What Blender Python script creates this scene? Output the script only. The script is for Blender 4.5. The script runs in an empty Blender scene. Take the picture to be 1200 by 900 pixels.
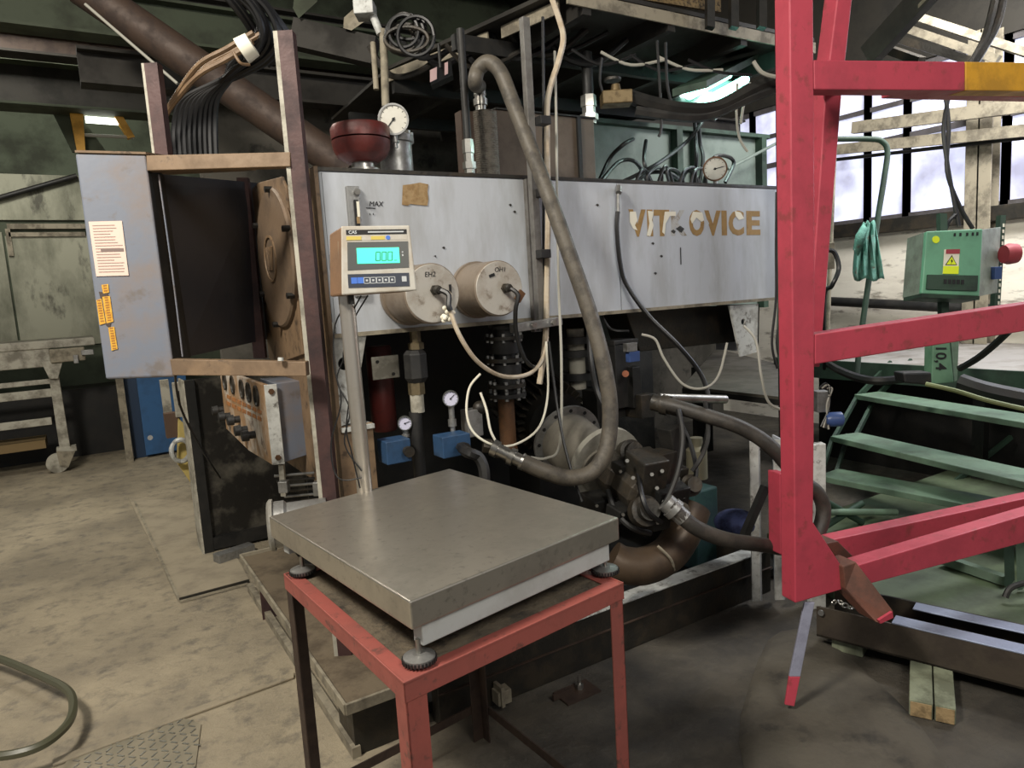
import bpy, bmesh, math, random
from mathutils import Vector, Matrix
random.seed(7)
SC = bpy.context.scene
COL = SC.collection
V = Vector
# ------------------------------------------------------------------ camera
F = 820.0
CAM = V((0, 0, 1.56))
D_ = V((375, 6250, 820)).normalized()
U_ = -D_
T_ = V((1344, -(1344*375 + 820*820)/6250.0, 820)).normalized()
Y_ = U_.cross(T_)
def w(v): return V((v.dot(T_), v.dot(Y_), v.dot(U_)))
def ray(x, y): return w(V(((x-600)/F, (y-450)/F, 1)))
cam = bpy.data.cameras.new('camera'); co = bpy.data.objects.new('camera', cam); COL.objects.link(co)
r_, d_, f_ = w(V((1, 0, 0))), w(V((0, 1, 0))), w(V((0, 0, 1)))
m = Matrix((( r_.x, -d_.x, -f_.x, CAM.x), (r_.y, -d_.y, -f_.y, CAM.y), (r_.z, -d_.z, -f_.z, CAM.z), (0, 0, 0, 1)))
co.matrix_world = m
cam.sensor_width = 36; cam.lens = F/1200*36; cam.clip_start = 0.05; cam.clip_end = 200
SC.camera = co
SC.view_settings.view_transform = 'Standard'; SC.view_settings.look = 'None'
SC.view_settings.gamma = 1; SC.view_settings.use_curve_mapping = False
SC.view_settings.exposure = 0.52
# ------------------------------------------------------------------ light
wd = bpy.data.worlds.new('world'); SC.world = wd; wd.use_nodes = True
bg = wd.node_tree.nodes['Background']; bg.inputs[0].default_value = (0.66, 0.66, 0.66, 1); bg.inputs[1].default_value = 0.30
def area(name, loc, to, size, power, color, sy=None):
    l = bpy.data.lights.new(name, 'AREA'); l.energy = power; l.color = color; l.size = size
    if sy: l.shape = 'RECTANGLE'; l.size_y = sy
    o = bpy.data.objects.new(name, l); COL.objects.link(o); o.location = loc
    o.rotation_euler = (V(to)-V(loc)).to_track_quat('-Z', 'Y').to_euler()
    return o
area('hall_lamp_left', (-1.7, 1.2, 4.4), (0.6, 3.4, 0.6), 0.7, 180, (1, 0.93, 0.82))
area('fill_rear', (0.8, -1.6, 3.6), (2.0, 2.6, 1.2), 1.3, 62, (1, 0.95, 0.86))  # added fill from behind the camera, lights the red frame
area('hall_lamp_far', (-0.8, 6.4, 4.6), (-0.6, 8.0, 0.0), 1.4, 150, (1.0, 0.96, 0.86))
area('fill_right', (5.0, 1.9, 3.9), (6.5, 2.7, 1.4), 1.0, 130, (0.97, 0.95, 0.92))  # added fill without a fixture, brightens the white wall
area('window_daylight', (6.3, 1.2, 3.0), (3.2, 1.6, 0.8), 1.6, 45, (0.80, 0.86, 1.0), 2.2)

# ------------------------------------------------------------------ pixel rays met with real planes
def P(x, y, d): return CAM + ray(x, y)*d
def PY(x, y, Y): r = ray(x, y); return CAM + r*(Y/r.y)
def PX(x, y, X): r = ray(x, y); return CAM + r*(X/r.x)
def PZ(x, y, Z): r = ray(x, y); return CAM + r*((Z-CAM.z)/r.z)
def vcp(px, y0, y1, Y):
    p = PY(px, (y0+y1)/2, Y); return V((p.x, p.y, PY(px, y1, Y).z)), V((p.x, p.y, PY(px, y0, Y).z))
def pscale(px, py, Y): return (PY(px, py, Y)-CAM).dot(f_)/F     # metres per pixel there

# ------------------------------------------------------------------ materials
def lin(c):
    out = []
    for v in c[:3]:
        v /= 255.0; out.append(v/12.92 if v <= 0.04045 else ((v+0.055)/1.055)**2.4)
    return (*out, 1)
MATS = {}
def mat(name, c, rough=0.6, metal=0.0, c2=None, sc=6, amt=0.5, bump=0.1, bsc=60, emit=None, es=0, c3=None, sc3=25, lo=0.45, hi=0.62, stretch=None, trans=0):
    if name in MATS: return MATS[name]
    mt = bpy.data.materials.new(name); mt.use_nodes = True; nt = mt.node_tree; N = nt.nodes; L = nt.links
    b = N['Principled BSDF']
    b.inputs['Roughness'].default_value = rough; b.inputs['Metallic'].default_value = metal
    b.inputs['Base Color'].default_value = lin(c)
    tc = N.new('ShaderNodeTexCoord'); src = tc.outputs['Object']
    if stretch:
        mp = N.new('ShaderNodeMapping'); mp.inputs['Scale'].default_value = stretch; L.new(src, mp.inputs[0]); src = mp.outputs[0]
    cur = None
    def layer(prev, colr, scale, a, lo, hi, det=6):
        n = N.new('ShaderNodeTexNoise'); n.inputs['Scale'].default_value = scale; n.inputs['Detail'].default_value = det; n.inputs['Roughness'].default_value = 0.65
        L.new(src, n.inputs['Vector'])
        r = N.new('ShaderNodeMapRange'); r.inputs[1].default_value = lo; r.inputs[2].default_value = hi; r.inputs[4].default_value = a
        L.new(n.outputs[0], r.inputs[0])
        mx = N.new('ShaderNodeMix'); mx.data_type = 'RGBA'; L.new(r.outputs[0], mx.inputs[0])
        if prev is None: mx.inputs[6].default_value = lin(c)
        else: L.new(prev, mx.inputs[6])
        mx.inputs[7].default_value = lin(colr)
        return mx.outputs[2], r.outputs[0]
    if c2:
        cur, msk = layer(None, c2, sc, amt, lo, hi)
        rr = N.new('ShaderNodeMapRange'); L.new(msk, rr.inputs[0]); rr.inputs[3].default_value = rough; rr.inputs[4].default_value = min(1, rough+0.2)
        L.new(rr.outputs[0], b.inputs['Roughness'])
    if c3: cur, _ = layer(cur, c3, sc3, 0.8, 0.56, 0.66, 8)
    if cur: L.new(cur, b.inputs['Base Color'])
    if bump:
        n = N.new('ShaderNodeTexNoise'); n.inputs['Scale'].default_value = bsc; n.inputs['Detail'].default_value = 5
        L.new(src, n.inputs['Vector'])
        bp = N.new('ShaderNodeBump'); bp.inputs['Strength'].default_value = bump; bp.inputs['Distance'].default_value = 0.01
        L.new(n.outputs[0], bp.inputs['Height']); L.new(bp.outputs[0], b.inputs['Normal'])
    if emit:
        b.inputs['Emission Color'].default_value = lin(emit); b.inputs['Emission Strength'].default_value = es
    if trans: b.inputs['Transmission Weight'].default_value = trans
    MATS[name] = mt; return mt
TANK = mat('tank_paint', (178, 183, 190), .45, 0, (138, 138, 136), 2.4, .5, .04, 30, stretch=(1.8, 1, .5))
WHITE = mat('white_paint', (186, 188, 184), .5, 0, (96, 90, 80), 9, .6, .08, 50, c3=(60, 52, 44), sc3=22)
DIRTYWHITE = mat('dirty_white', (168, 164, 150), .6, 0, (84, 78, 66), 7, .7, .1, 50)
TAN = mat('tan_paint', (120, 98, 74), .6, 0, (84, 68, 52), 6, .6, .1, 50, c3=(58, 46, 36), sc3=16)
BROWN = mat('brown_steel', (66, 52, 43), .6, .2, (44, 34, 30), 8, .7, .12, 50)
PURPLE = mat('maroon_primer', (76, 54, 52), .55, .2, (42, 34, 36), 6, .7, .12, 50)
BLACK = mat('black_rubber', (26, 26, 26), .5, 0, (50, 48, 44), 8, .5, .1, 80)
CABLE = mat('black_cable', (16, 16, 17), .45, 0, bump=0)
HOSE = mat('dusty_hose', (86, 80, 70), .55, 0, (48, 45, 41), 14, .7, .15, 120)
DARK = mat('oily_steel', (44, 42, 38), .45, .3, (70, 60, 46), 9, .5, .2, 60)
DARK2 = mat('dark_steel', (30, 30, 29), .5, .3, (48, 45, 40), 7, .5, .15, 50)
STEEL = mat('bright_steel', (170, 168, 162), .3, .9, (110, 106, 98), 14, .5, .05, 90)
PLATTER = mat('brushed_stainless', (190, 184, 172), .28, .82, (146, 140, 130), 4, .5, .02, 90, c3=(158, 152, 142), sc3=40)
ZINC = mat('zinc', (150, 150, 148), .4, .7, (100, 98, 92), 20, .5, .1, 60)
RED = mat('red_paint', (176, 62, 78), .5, 0, (150, 52, 66), 5, .6, .08, 40, c3=(134, 58, 60), sc3=16)
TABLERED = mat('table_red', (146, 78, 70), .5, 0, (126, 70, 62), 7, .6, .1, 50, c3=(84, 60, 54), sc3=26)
YELLOW = mat('yellow_paint', (204, 150, 38), .5, 0, (150, 110, 34), 8, .6, .1, 50)
RUSTRED = mat('rust_cap_red', (88, 36, 32), .4, .2, (48, 26, 24), 10, .6, .1, 60)
RUST = mat('rusty_pipe', (104, 74, 50), .5, .4, (58, 46, 36), 10, .7, .15, 60)
BLUE = mat('blue_paint', (46, 74, 106), .4, 0, (30, 44, 62), 10, .6, .1, 60)
GREENP = mat('green_paint', (96, 132, 106), .5, 0, (66, 100, 78), 6, .6, .08, 50)
TREAD = mat('tread_green', (98, 122, 102), .6, 0, (80, 92, 80), 7, .6, .1, 50)
GREENDK = mat('dark_green', (44, 66, 52), .6, 0, (30, 38, 34), 5, .7, .1, 50)
GREENTANK = mat('grey_green', (112, 124, 116), .6, 0, (70, 84, 78), 3, .6, .08, 40)
PLASTER = mat('old_plaster', (84, 80, 72), .9, 0, (52, 50, 44), 2.2, .8, .3, 18, c3=(38, 36, 32), sc3=5)
WALLG = mat('wall_sheet', (150, 150, 132), .7, 0, (84, 86, 72), 1.6, .75, .1, 20, c3=(58, 56, 48), sc3=4, stretch=(1, 1, .45))
WALLDK = mat('wall_dark_green', (70, 78, 62), .8, 0, (44, 46, 38), 1.5, .8, .15, 20)
WALLW = mat('white_wall', (226, 220, 206), .8, 0, (198, 190, 176), 3, .6, .25, 9, c3=(120, 112, 100), sc3=5, stretch=(1, .6, 2.2))
BEAM = mat('roof_beam', (42, 39, 33), .7, .1, (26, 24, 21), 3, .7, .1, 30)
BEAMG = mat('roof_beam_green', (56, 64, 46), .7, 0, (42, 44, 34), 3, .7, .1, 30)
BEAML = mat('dusty_angle', (142, 134, 116), .7, .1, (80, 74, 64), 10, .7, .15, 40)
CABG = mat('cabinet_grey', (102, 108, 120), .5, 0, (122, 104, 88), 3.5, .55, .05, 40, c3=(96, 88, 82), sc3=9)
PANELBLK = mat('black_panel', (42, 43, 48), .42, 0, (46, 45, 46), 4, .6, .06, 40)
SMUDGE = mat('smudged_black', (38, 36, 33), .35, .3, (92, 88, 78), 5, .8, .2, 20, lo=.48, hi=.66)
PAPER = mat('paper', (214, 190, 176), .8, 0, bump=0)
INK = mat('ink', (60, 50, 48), .8, 0, bump=0)
BLK = mat('black_print', (18, 18, 20), .7, 0, bump=0)
STICK = mat('yellow_sticker', (206, 158, 40), .6, 0, (180, 120, 24), 60, .6, 0)
KRAFT = mat('brown_paper', (150, 126, 90), .85, 0, (120, 92, 56), 40, .6, .3, 40)
GOLD = mat('gold_letter', (150, 118, 62), .6, 0, (120, 92, 48), 30, .5, 0)
LETW = mat('undercoat_white', (222, 218, 200), .6, 0, bump=0)
WOOD = mat('weathered_timber', (128, 134, 112), .85, 0, (74, 76, 60), 8, .7, .3, 40, stretch=(1, 1, .3))
WOODEND = mat('timber_end', (150, 128, 92), .9, 0, (92, 76, 52), 30, .7, .3, 60)
GLASSY = mat('gauge_face', (198, 196, 186), .3, 0, (170, 166, 154), 12, .4, 0)
PLASTIC = mat('beige_plastic', (180, 177, 168), .45, 0, (150, 130, 104), 7, .45, .04, 60)
PLBROWN = mat('grimy_plastic', (122, 94, 70), .55, 0, (94, 74, 56), 8, .5, .05, 60)
LCD = mat('lcd_green', (70, 232, 178), .3, 0, emit=(64, 230, 172), es=.75, bump=0)
LCDINK = mat('lcd_digit', (20, 110, 86), .4, 0, bump=0)
KEYDK = mat('keypad_navy', (40, 46, 60), .45, 0, bump=0)
BEZEL = mat('bezel_grey', (74, 76, 74), .4, 0, bump=0)
KEYBL = mat('key_blue', (62, 108, 196), .5, 0, bump=0)
KEYW = mat('key_outline', (178, 182, 184), .5, 0, bump=0)
CREAM = mat('cream_cable', (182, 170, 150), .5, 0, (150, 128, 100), 20, .5, 0)
GREYCAB = mat('grey_cable', (150, 148, 138), .5, 0, bump=0)
BROWNCAB = mat('brown_cable', (116, 92, 66), .5, 0, (82, 64, 46), 20, .5, 0)
CLOTH = mat('teal_cloth', (100, 150, 136), .9, 0, (64, 106, 96), 14, .7, .4, 90, c3=(100, 84, 74), sc3=16)
TUBE = mat('tube_light', (200, 255, 245), .3, 0, emit=(150, 250, 225), es=7, bump=0)
DIRTY_TOP = mat('dusty_table_top', (98, 88, 72), .95, 0, (56, 50, 42), 9, .7, .7, 60, c3=(40, 36, 32), sc3=16)
SILVER = mat('silver_rail', (150, 160, 182), .35, .5, (120, 128, 146), 12, .5, .05, 60)
BLUEPL = mat('blue_plastic', (54, 76, 124), .4, 0, bump=0)
ORANGE = mat('orange_print', (170, 112, 60), .6, 0, (110, 76, 48), 30, .7, 0)
MESHM = mat('meshed_steel', (128, 122, 112), .4, .6, (84, 78, 70), 40, .6, .4, 200)
SIGNY = mat('sign_yellow', (216, 232, 40), .6, 0, bump=0)
SIGNR = mat('sign_red', (150, 56, 64), .6, 0, bump=0)
BLADE = mat('lilac_strip', (150, 152, 170), .45, .3, (116, 116, 132), 18, .5, .05, 60)

def glass_mat():
    mt = bpy.data.materials.new('dirty_daylit_glass'); mt.use_nodes = True; N = mt.node_tree.nodes; L = mt.node_tree.links
    b = N['Principled BSDF']; b.inputs['Roughness'].default_value = .5
    tc = N.new('ShaderNodeTexCoord'); n = N.new('ShaderNodeTexNoise'); n.inputs['Scale'].default_value = 1.6; n.inputs['Detail'].default_value = 7
    L.new(tc.outputs['Object'], n.inputs[0])
    r = N.new('ShaderNodeValToRGB'); r.color_ramp.elements[0].position = .36; r.color_ramp.elements[0].color = lin((150, 150, 172)); r.color_ramp.elements[1].position = .52; r.color_ramp.elements[1].color = lin((204, 208, 232))
    L.new(n.outputs[0], r.inputs[0]); L.new(r.outputs[0], b.inputs['Base Color']); L.new(r.outputs[0], b.inputs['Emission Color'])
    b.inputs['Emission Strength'].default_value = .85
    return mt
GLASS = glass_mat()

def floor_mat():
    mt = bpy.data.materials.new('dusty_concrete'); mt.use_nodes = True; N = mt.node_tree.nodes; L = mt.node_tree.links
    b = N['Principled BSDF']; b.inputs['Roughness'].default_value = .75
    tc = N.new('ShaderNodeTexCoord'); co_ = tc.outputs['Object']
    def noise(s, d=6, rgh=.6):
        n = N.new('ShaderNodeTexNoise'); n.inputs['Scale'].default_value = s; n.inputs['Detail'].default_value = d; n.inputs['Roughness'].default_value = rgh; L.new(co_, n.inputs['Vector']); return n.outputs[0]
    def mr(s, a, b_, c=0, d=1):
        r = N.new('ShaderNodeMapRange'); L.new(s, r.inputs[0]); r.inputs[1].default_value = a; r.inputs[2].default_value = b_; r.inputs[3].default_value = c; r.inputs[4].default_value = d; return r.outputs[0]
    def mix(f, a, b_):
        m_ = N.new('ShaderNodeMix'); m_.data_type = 'RGBA'; L.new(f, m_.inputs[0])
        for i, q in ((6, a), (7, b_)):
            if isinstance(q, tuple): m_.inputs[i].default_value = lin(q)
            else: L.new(q, m_.inputs[i])
        return m_.outputs[2]
    base = mix(mr(noise(1.3, 8), .38, .62), (152, 141, 119), (122, 113, 96))
    base = mix(mr(noise(9, 8, .7), .5, .7), base, (98, 92, 82))
    # oil soaked dark concrete round the machine (worn area with its own outline)
    sx = N.new('ShaderNodeSeparateXYZ'); L.new(co_, sx.inputs[0])
    ma = N.new('ShaderNodeMath'); ma.operation = 'MULTIPLY_ADD'; L.new(sx.outputs[1], ma.inputs[0]); ma.inputs[1].default_value = -.25; L.new(sx.outputs[0], ma.inputs[2])
    mb_ = N.new('ShaderNodeMath'); mb_.operation = 'MULTIPLY_ADD'; L.new(noise(1.7, 6), mb_.inputs[0]); mb_.inputs[1].default_value = .7; L.new(ma.outputs[0], mb_.inputs[2])
    oil = mr(mb_.outputs[0], .50, 1.05)
    dk = mix(mr(noise(3.2, 8, .7), .4, .62), (74, 69, 60), (50, 47, 42))
    base = mix(oil, base, dk)
    L.new(base, b.inputs['Base Color'])
    L.new(mr(noise(2.2), .35, .65, .6, .92), b.inputs['Roughness'])
    bp = N.new('ShaderNodeBump'); bp.inputs['Strength'].default_value = .55; bp.inputs['Distance'].default_value = .03
    L.new(noise(11, 10, .7), bp.inputs['Height'])
    bp2 = N.new('ShaderNodeBump'); bp2.inputs['Strength'].default_value = .3; bp2.inputs['Distance'].default_value = .05
    L.new(noise(2.5, 4), bp2.inputs['Height']); L.new(bp.outputs[0], bp2.inputs['Normal'])
    L.new(bp2.outputs[0], b.inputs['Normal'])
    return mt
FLOOR = floor_mat()

# ------------------------------------------------------------------ mesh helpers
class MB:
    def __init__(s): s.v = []; s.f = []; s.sm = []
    def add(s, vs, fs, smooth=False):
        o = len(s.v); s.v += [V(v) for v in vs]
        for f in fs: s.f.append(tuple(i+o for i in f)); s.sm.append(smooth)
        return s
    def frame(s, c, ax, ay, az, hx, hy, hz):
        vs = [c + ax*(sx*hx) + ay*(sy*hy) + az*(sz*hz) for sx in (-1, 1) for sy in (-1, 1) for sz in (-1, 1)]
        return s.add(vs, [(0, 1, 3, 2), (4, 6, 7, 5), (0, 4, 5, 1), (2, 3, 7, 6), (0, 2, 6, 4), (1, 5, 7, 3)])
    def box(s, x0, x1, y0, y1, z0, z1):
        return s.frame(V(((x0+x1)/2, (y0+y1)/2, (z0+z1)/2)), V((1, 0, 0)), V((0, 1, 0)), V((0, 0, 1)), abs(x1-x0)/2, abs(y1-y0)/2, abs(z1-z0)/2)
    def bar(s, a, b, wd_, ht, up=None):
        a, b = V(a), V(b); ax = (b-a); l = ax.length; ax.normalize(); up = V(up) if up else V((0, 0, 1))
        if abs(ax.dot(up)) > .95: up = V((0, 1, 0))
        sd = ax.cross(up).normalized(); up = sd.cross(ax).normalized()
        return s.frame((a+b)/2, ax, sd, up, l/2, wd_/2, ht/2)
    def abox(s, x0, y0, x1, y1, Y, dy):        # axis aligned box whose front face lies in plane Y
        a = PY(x0, (y0+y1)/2, Y).x; b = PY(x1, (y0+y1)/2, Y).x
        z1 = PY((x0+x1)/2, y0, Y).z; z0 = PY((x0+x1)/2, y1, Y).z
        return s.box(a, b, Y, Y+dy, z0, z1)
    def slab(s, pts, th):                       # polygon extruded by vector th
        n = len(pts); th = V(th)
        vs = [V(p) for p in pts] + [V(p)+th for p in pts]
        return s.add(vs, [tuple(range(n)), tuple(range(2*n-1, n-1, -1))] + [(i, i+n, (i+1) % n+n, (i+1) % n) for i in range(n)])
    def lathe(s, a, ax, prof, n=24, caps=True, smooth=True):   # prof: (distance along axis, radius)
        a = V(a); ax = V(ax).normalized(); t = V((0, 0, 1)) if abs(ax.z) < .9 else V((1, 0, 0))
        u = ax.cross(t).normalized(); v = ax.cross(u)
        vs = []; fs = []
        for (h, r) in prof:
            for k in range(n):
                q = 2*math.pi*k/n; vs.append(a + ax*h + u*(r*math.cos(q)) + v*(r*math.sin(q)))
        for i in range(len(prof)-1):
            for k in range(n): fs.append((i*n+k, i*n+(k+1) % n, (i+1)*n+(k+1) % n, (i+1)*n+k))
        s.add(vs, fs, smooth)
        if caps:
            e = len(prof)-1
            s.add([vs[k] for k in range(n)], [tuple(range(n-1, -1, -1))]); s.add([vs[e*n+k] for k in range(n)], [tuple(range(n))])
        return s
    def cyl(s, a, b, r, r2=None, n=20, smooth=True):
        a, b = V(a), V(b); l = (b-a).length
        return s.lathe(a, b-a, [(0, r), (l, r if r2 is None else r2)], n, True, smooth)
    def tube(s, pts, r, n=8, sub=6, closed=False):
        pts = [V(p) for p in pts]
        q = []
        m_ = len(pts)
        if sub > 1 and m_ > 2:
            for i in range(m_-1):
                p0 = pts[max(i-1, 0)]; p1 = pts[i]; p2 = pts[i+1]; p3 = pts[min(i+2, m_-1)]
                for k in range(sub):
                    t = k/sub; q.append(.5*((2*p1)+(-p0+p2)*t+(2*p0-5*p1+4*p2-p3)*t*t+(-p0+3*p1-3*p2+p3)*t**3))
            q.append(pts[-1])
        else: q = pts
        vs = []; fs = []; prev = None
        for i, p in enumerate(q):
            t = (q[min(i+1, len(q)-1)]-q[max(i-1, 0)])
            if t.length < 1e-6: t = V((0, 0, 1))
            t.normalize()
            if prev is None:
                u = t.cross(V((0, 0, 1)) if abs(t.z) < .9 else V((1, 0, 0))).normalized()
            else: u = (prev - t*prev.dot(t)).normalized()
            prev = u; v_ = t.cross(u)
            for k in range(n):
                a_ = 2*math.pi*k/n; vs.append(p+u*(r*math.cos(a_))+v_*(r*math.sin(a_)))
        for i in range(len(q)-1):
            for k in range(n): fs.append((i*n+k, i*n+(k+1) % n, (i+1)*n+(k+1) % n, (i+1)*n+k))
        s.add(vs, fs, True)
        s.add(vs[:n], [tuple(range(n-1, -1, -1))]); s.add(vs[-n:], [tuple(range(n))])
        return s
    def hexa(s, a, ax, r, h): return s.lathe(a, ax, [(0, r), (h, r)], 6, True, False)
    def ball(s, c, r, n=12, sz=1):
        prof = [(-r*sz*math.cos(math.pi*i/n), max(1e-4, r*math.sin(math.pi*i/n))) for i in range(n+1)]
        return s.lathe(c, (0, 0, 1), prof, n*2, False)
def obj(name, mb, mt, parent=None, bev=0):
    off = V((0, 0, 0)); q = parent
    while q: off += V(q.location); q = q.parent
    me = bpy.data.meshes.new(name); me.from_pydata([tuple(v-off) for v in mb.v], [], mb.f); me.update()
    bm = bmesh.new(); bm.from_mesh(me); bmesh.ops.recalc_face_normals(bm, faces=bm.faces); bm.to_mesh(me); bm.free()
    for i, p in enumerate(me.polygons): p.use_smooth = mb.sm[i]
    if any(mb.sm): me.set_sharp_from_angle(angle=math.radians(38))
    me.materials.append(mt)
    o = bpy.data.objects.new(name, me); COL.objects.link(o)
    if parent: o.parent = parent
    if bev:
        mo = o.modifiers.new('bevel', 'BEVEL'); mo.width = bev; mo.segments = 2; mo.limit_method = 'ANGLE'; mo.angle_limit = math.radians(40)
    return o
def tag(o, label, cat, group=None):
    o['label'] = label; o['category'] = cat
    if group: o['group'] = group
    return o
def thing(name, label, cat, loc, group=None):
    o = bpy.data.objects.new(name, None); COL.objects.link(o); o.location = V(loc); o.empty_display_size = .1
    return tag(o, label, cat, group)
def struct(name, mb, mt, parent=None, bev=0):
    o = obj(name, mb, mt, parent, bev)
    if not parent: o['kind'] = 'structure'
    return o
def lab(o, l): o['label'] = l; return o
def text(s, size, org, xd, up, mt, parent, name, ext=.0006, shear=0, bold=0, align='LEFT', sx=1, fitw=None):
    cu = bpy.data.curves.new('t', 'FONT'); cu.body = s; cu.size = size; cu.extrude = ext; cu.offset = bold; cu.align_x = align; cu.shear = shear; cu.resolution_u = 3
    to = bpy.data.objects.new('t', cu); COL.objects.link(to)
    bpy.context.view_layer.update()
    me = bpy.data.meshes.new_from_object(to); COL.objects.unlink(to); bpy.data.objects.remove(to)
    xd = V(xd).normalized(); up = V(up); up = (up-xd*up.dot(xd)).normalized(); nz = xd.cross(up)
    x_0 = min(v.co.x for v in me.vertices) if fitw else 0
    if fitw: sx = fitw/(max(v.co.x for v in me.vertices)-x_0)
    mb = MB(); mb.add([V(org)+xd*((v.co.x-x_0)*sx)+up*v.co.y+nz*v.co.z for v in me.vertices], [tuple(p.vertices) for p in me.polygons])
    bpy.data.meshes.remove(me)
    return obj(name, mb, mt, parent)
ORD = ['first', 'second', 'third', 'fourth', 'fifth', 'sixth', 'seventh', 'eighth', 'ninth', 'tenth']
X1, Y1, Z1 = V((1, 0, 0)), V((0, 1, 0)), V((0, 0, 1))
CR = V((r_.x, r_.y, 0)).normalized(); CF = V((f_.x, f_.y, 0)).normalized()    # level right / forward of the photographer
def cable(name, pts, r, mt, label, cat='cable', group=None, n=7):
    return tag(obj(name, MB().tube(pts, r, n), mt), label, cat, group)

# ================================================================== SETTING
flo = struct('floor', MB().box(-9, 7, -4, 10.2, -.2, 0), FLOOR)
WB = 10.0
wb = struct('wall_back', MB().box(-9, 7, WB, WB+.15, 0, 6.2), WALLDK)
# sheet metal panels on the back wall, left
for i, (x0, x1, y0, y1) in enumerate(((-40, 12, 272, 405), (15, 158, 276, 405), (-40, 158, 205, 258))):
    obj('wall_panel', MB().abox(x0, y0, x1, y1, WB-.04, .03), WALLG, wb, .005)
obj('pipe', MB().cyl(PY(-40, 243, WB-.1), PY(90, 206, WB-.1), .03), DARK2, wb)
obj('slot_frame', MB().abox(8, 262, 100, 268, WB-.07, .06).abox(8, 268, 14, 300, WB-.07, .06).abox(10, 272, 100, 277, WB-.07, .06), BEAML, wb)
# floor level dark skirting and shelf under the sheets
obj('skirting', MB().box(-9, 3, WB-.06, WB, 0, .35), DARK2, wb)
WR = 6.5
PLZ = .9
def ywin(px, py): return PX(px, py, WR)
wr = struct('wall_right', MB().box(WR, WR+.15, -4, 10, 0, ywin(1080, 258).z), WALLW)
struct('trim_1', MB().box(WR-.1, WR, -4, 10, ywin(1080, 262).z-.05, ywin(1080, 255).z+.02), DARK, None, .005)
zt = ywin(1080, 70).z
struct('wall_right_upper', MB().box(WR, WR+.15, -4, 10, zt, 6.2), BEAM)
zs = ywin(1080, 255).z
WINF = mat('window_steel', (88, 84, 86), .6, .1, (60, 56, 54), 6, .7, .1, 40)
# window bays between mullions (image columns at mid height)
edges = [1290, 1215, 1176, 1060, 1014, 955, 915, 880, 850]
ys = [ywin(e, 200).y for e in edges]
for i in range(len(ys)-1):
    y0, y1 = sorted((ys[i], ys[i+1]))
    if i == 2: y0, y1 = sorted((ys[2], ys[3]))
    wn = struct('window_%d' % (i+1), MB().box(WR+.02, WR+.1, y0-.03, y0+.03, zs, zt).box(WR+.02, WR+.1, y1-.03, y1+.03, zs, zt).box(WR+.02, WR+.1, y0, y1, zt-.05, zt).box(WR+.02, WR+.1, y0, y1, zs, zs+.06), WINF)
    zm = zs+(zt-zs)*.55
    for (a, b) in ((zs+.06, zm-.02), (zm+.02, zs+(zt-zs)*.76), (zs+(zt-zs)*.79, zt-.05)):
        obj('pane', MB().box(WR+.055, WR+.065, y0+.03, y1-.03, a, b), GLASS, wn)
    obj('rail', MB().box(WR+.02, WR+.09, y0, y1, zm-.025, zm+.025).box(WR+.02, WR+.09, y0, y1, zs+(zt-zs)*.76, zs+(zt-zs)*.79), WINF, wn)
# steel column beside the windows
y0, y1 = sorted((ywin(1142, 200).y, ywin(1173, 200).y))
tag(obj('steel_column', MB().box(WR-.16, WR-.145, y0, y1, PLZ, 3.4).box(WR-.03, WR-.015, y0, y1, PLZ, 3.4).box(WR-.16, WR-.02, (y0+y1)/2-.01, (y0+y1)/2+.01, PLZ, 3.4), BEAML, None, .004), 'grey steel I-section column standing between the far windows', 'column')
# inner angled sash seen in the right-most window
tag(obj('window_grille', MB().bar(PX(955, 178, WR-.25), PX(1230, 150, WR-.25), .05, .09), BEAML), 'long grey steel rail running across the windows', 'rail')
tag(obj('window_conduit', MB().cyl(PX(955, 190, WR-.2), PX(1230, 158, WR-.2), .016), DARK2), 'thin dark conduit just below the grey window rail', 'pipe')
tag(obj('upper_rail', MB().bar(PX(1000, 150, WR-.3), PX(1215, 122, WR-.3), .06, .1), BEAML), 'upper sloping grey rail across the tops of the windows', 'rail')
tag(obj('wall_pipe', MB().cyl(PX(950, 352, WR-.1), PX(1230, 366, WR-.1), .045), BLACK), 'thick black pipe running along the white wall at waist height', 'pipe')
# roof
rf = struct('ceiling', MB().box(-9, 7, -4, 10.2, 6.2, 6.4), BEAM)
k = 0
for Y in (2.0, 3.2, 4.4, 5.6, 6.8, 8.0, 9.2):
    obj('purlin', MB().box(-9, 6.5, Y-.05, Y+.05, 5.9, 6.2), BEAML if Y < 5 else BEAM, rf)

def girder(name, Y, z0, z1, x0, x1, fl, mt, label, fm=None):
    mb = MB().box(x0, x1, Y-.01, Y+.01, z0, z1)
    t = thing(name, label, 'beam', ((x0+x1)/2, Y, z0))
    obj('web', mb, mt, t)
    obj('flange', MB().box(x0, x1, Y-fl/2, Y+fl/2, z0-.02, z0), fm or mt, t); obj('flange', MB().box(x0, x1, Y-fl/2, Y+fl/2, z1, z1+.02), fm or mt, t)
    return t
p = PY(80, 128, 7.5); q = PY(80, 82, 7.5)
girder('roof_girder', 7.5, p.z, q.z, -9, 3.5, .3, BEAM, 'dark roof girder with a green lower flange at upper left', BEAMG)  # both flanges take the green beam colour
p = PY(80, 68, 7.0); q = PY(80, 42, 7.0)
girder('roof_girder', 7.0, p.z, q.z, -9, 3.5, .2, BROWN, 'brownish roof beam just above the green-edged girder', BEAM)
p = PY(80, 28, 6.4); q = PY(80, -20, 6.4)
girder('roof_girder', 6.4, p.z, q.z, -9, 3.2, .2, BEAM, 'topmost dark roof beam at the upper left corner')
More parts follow.
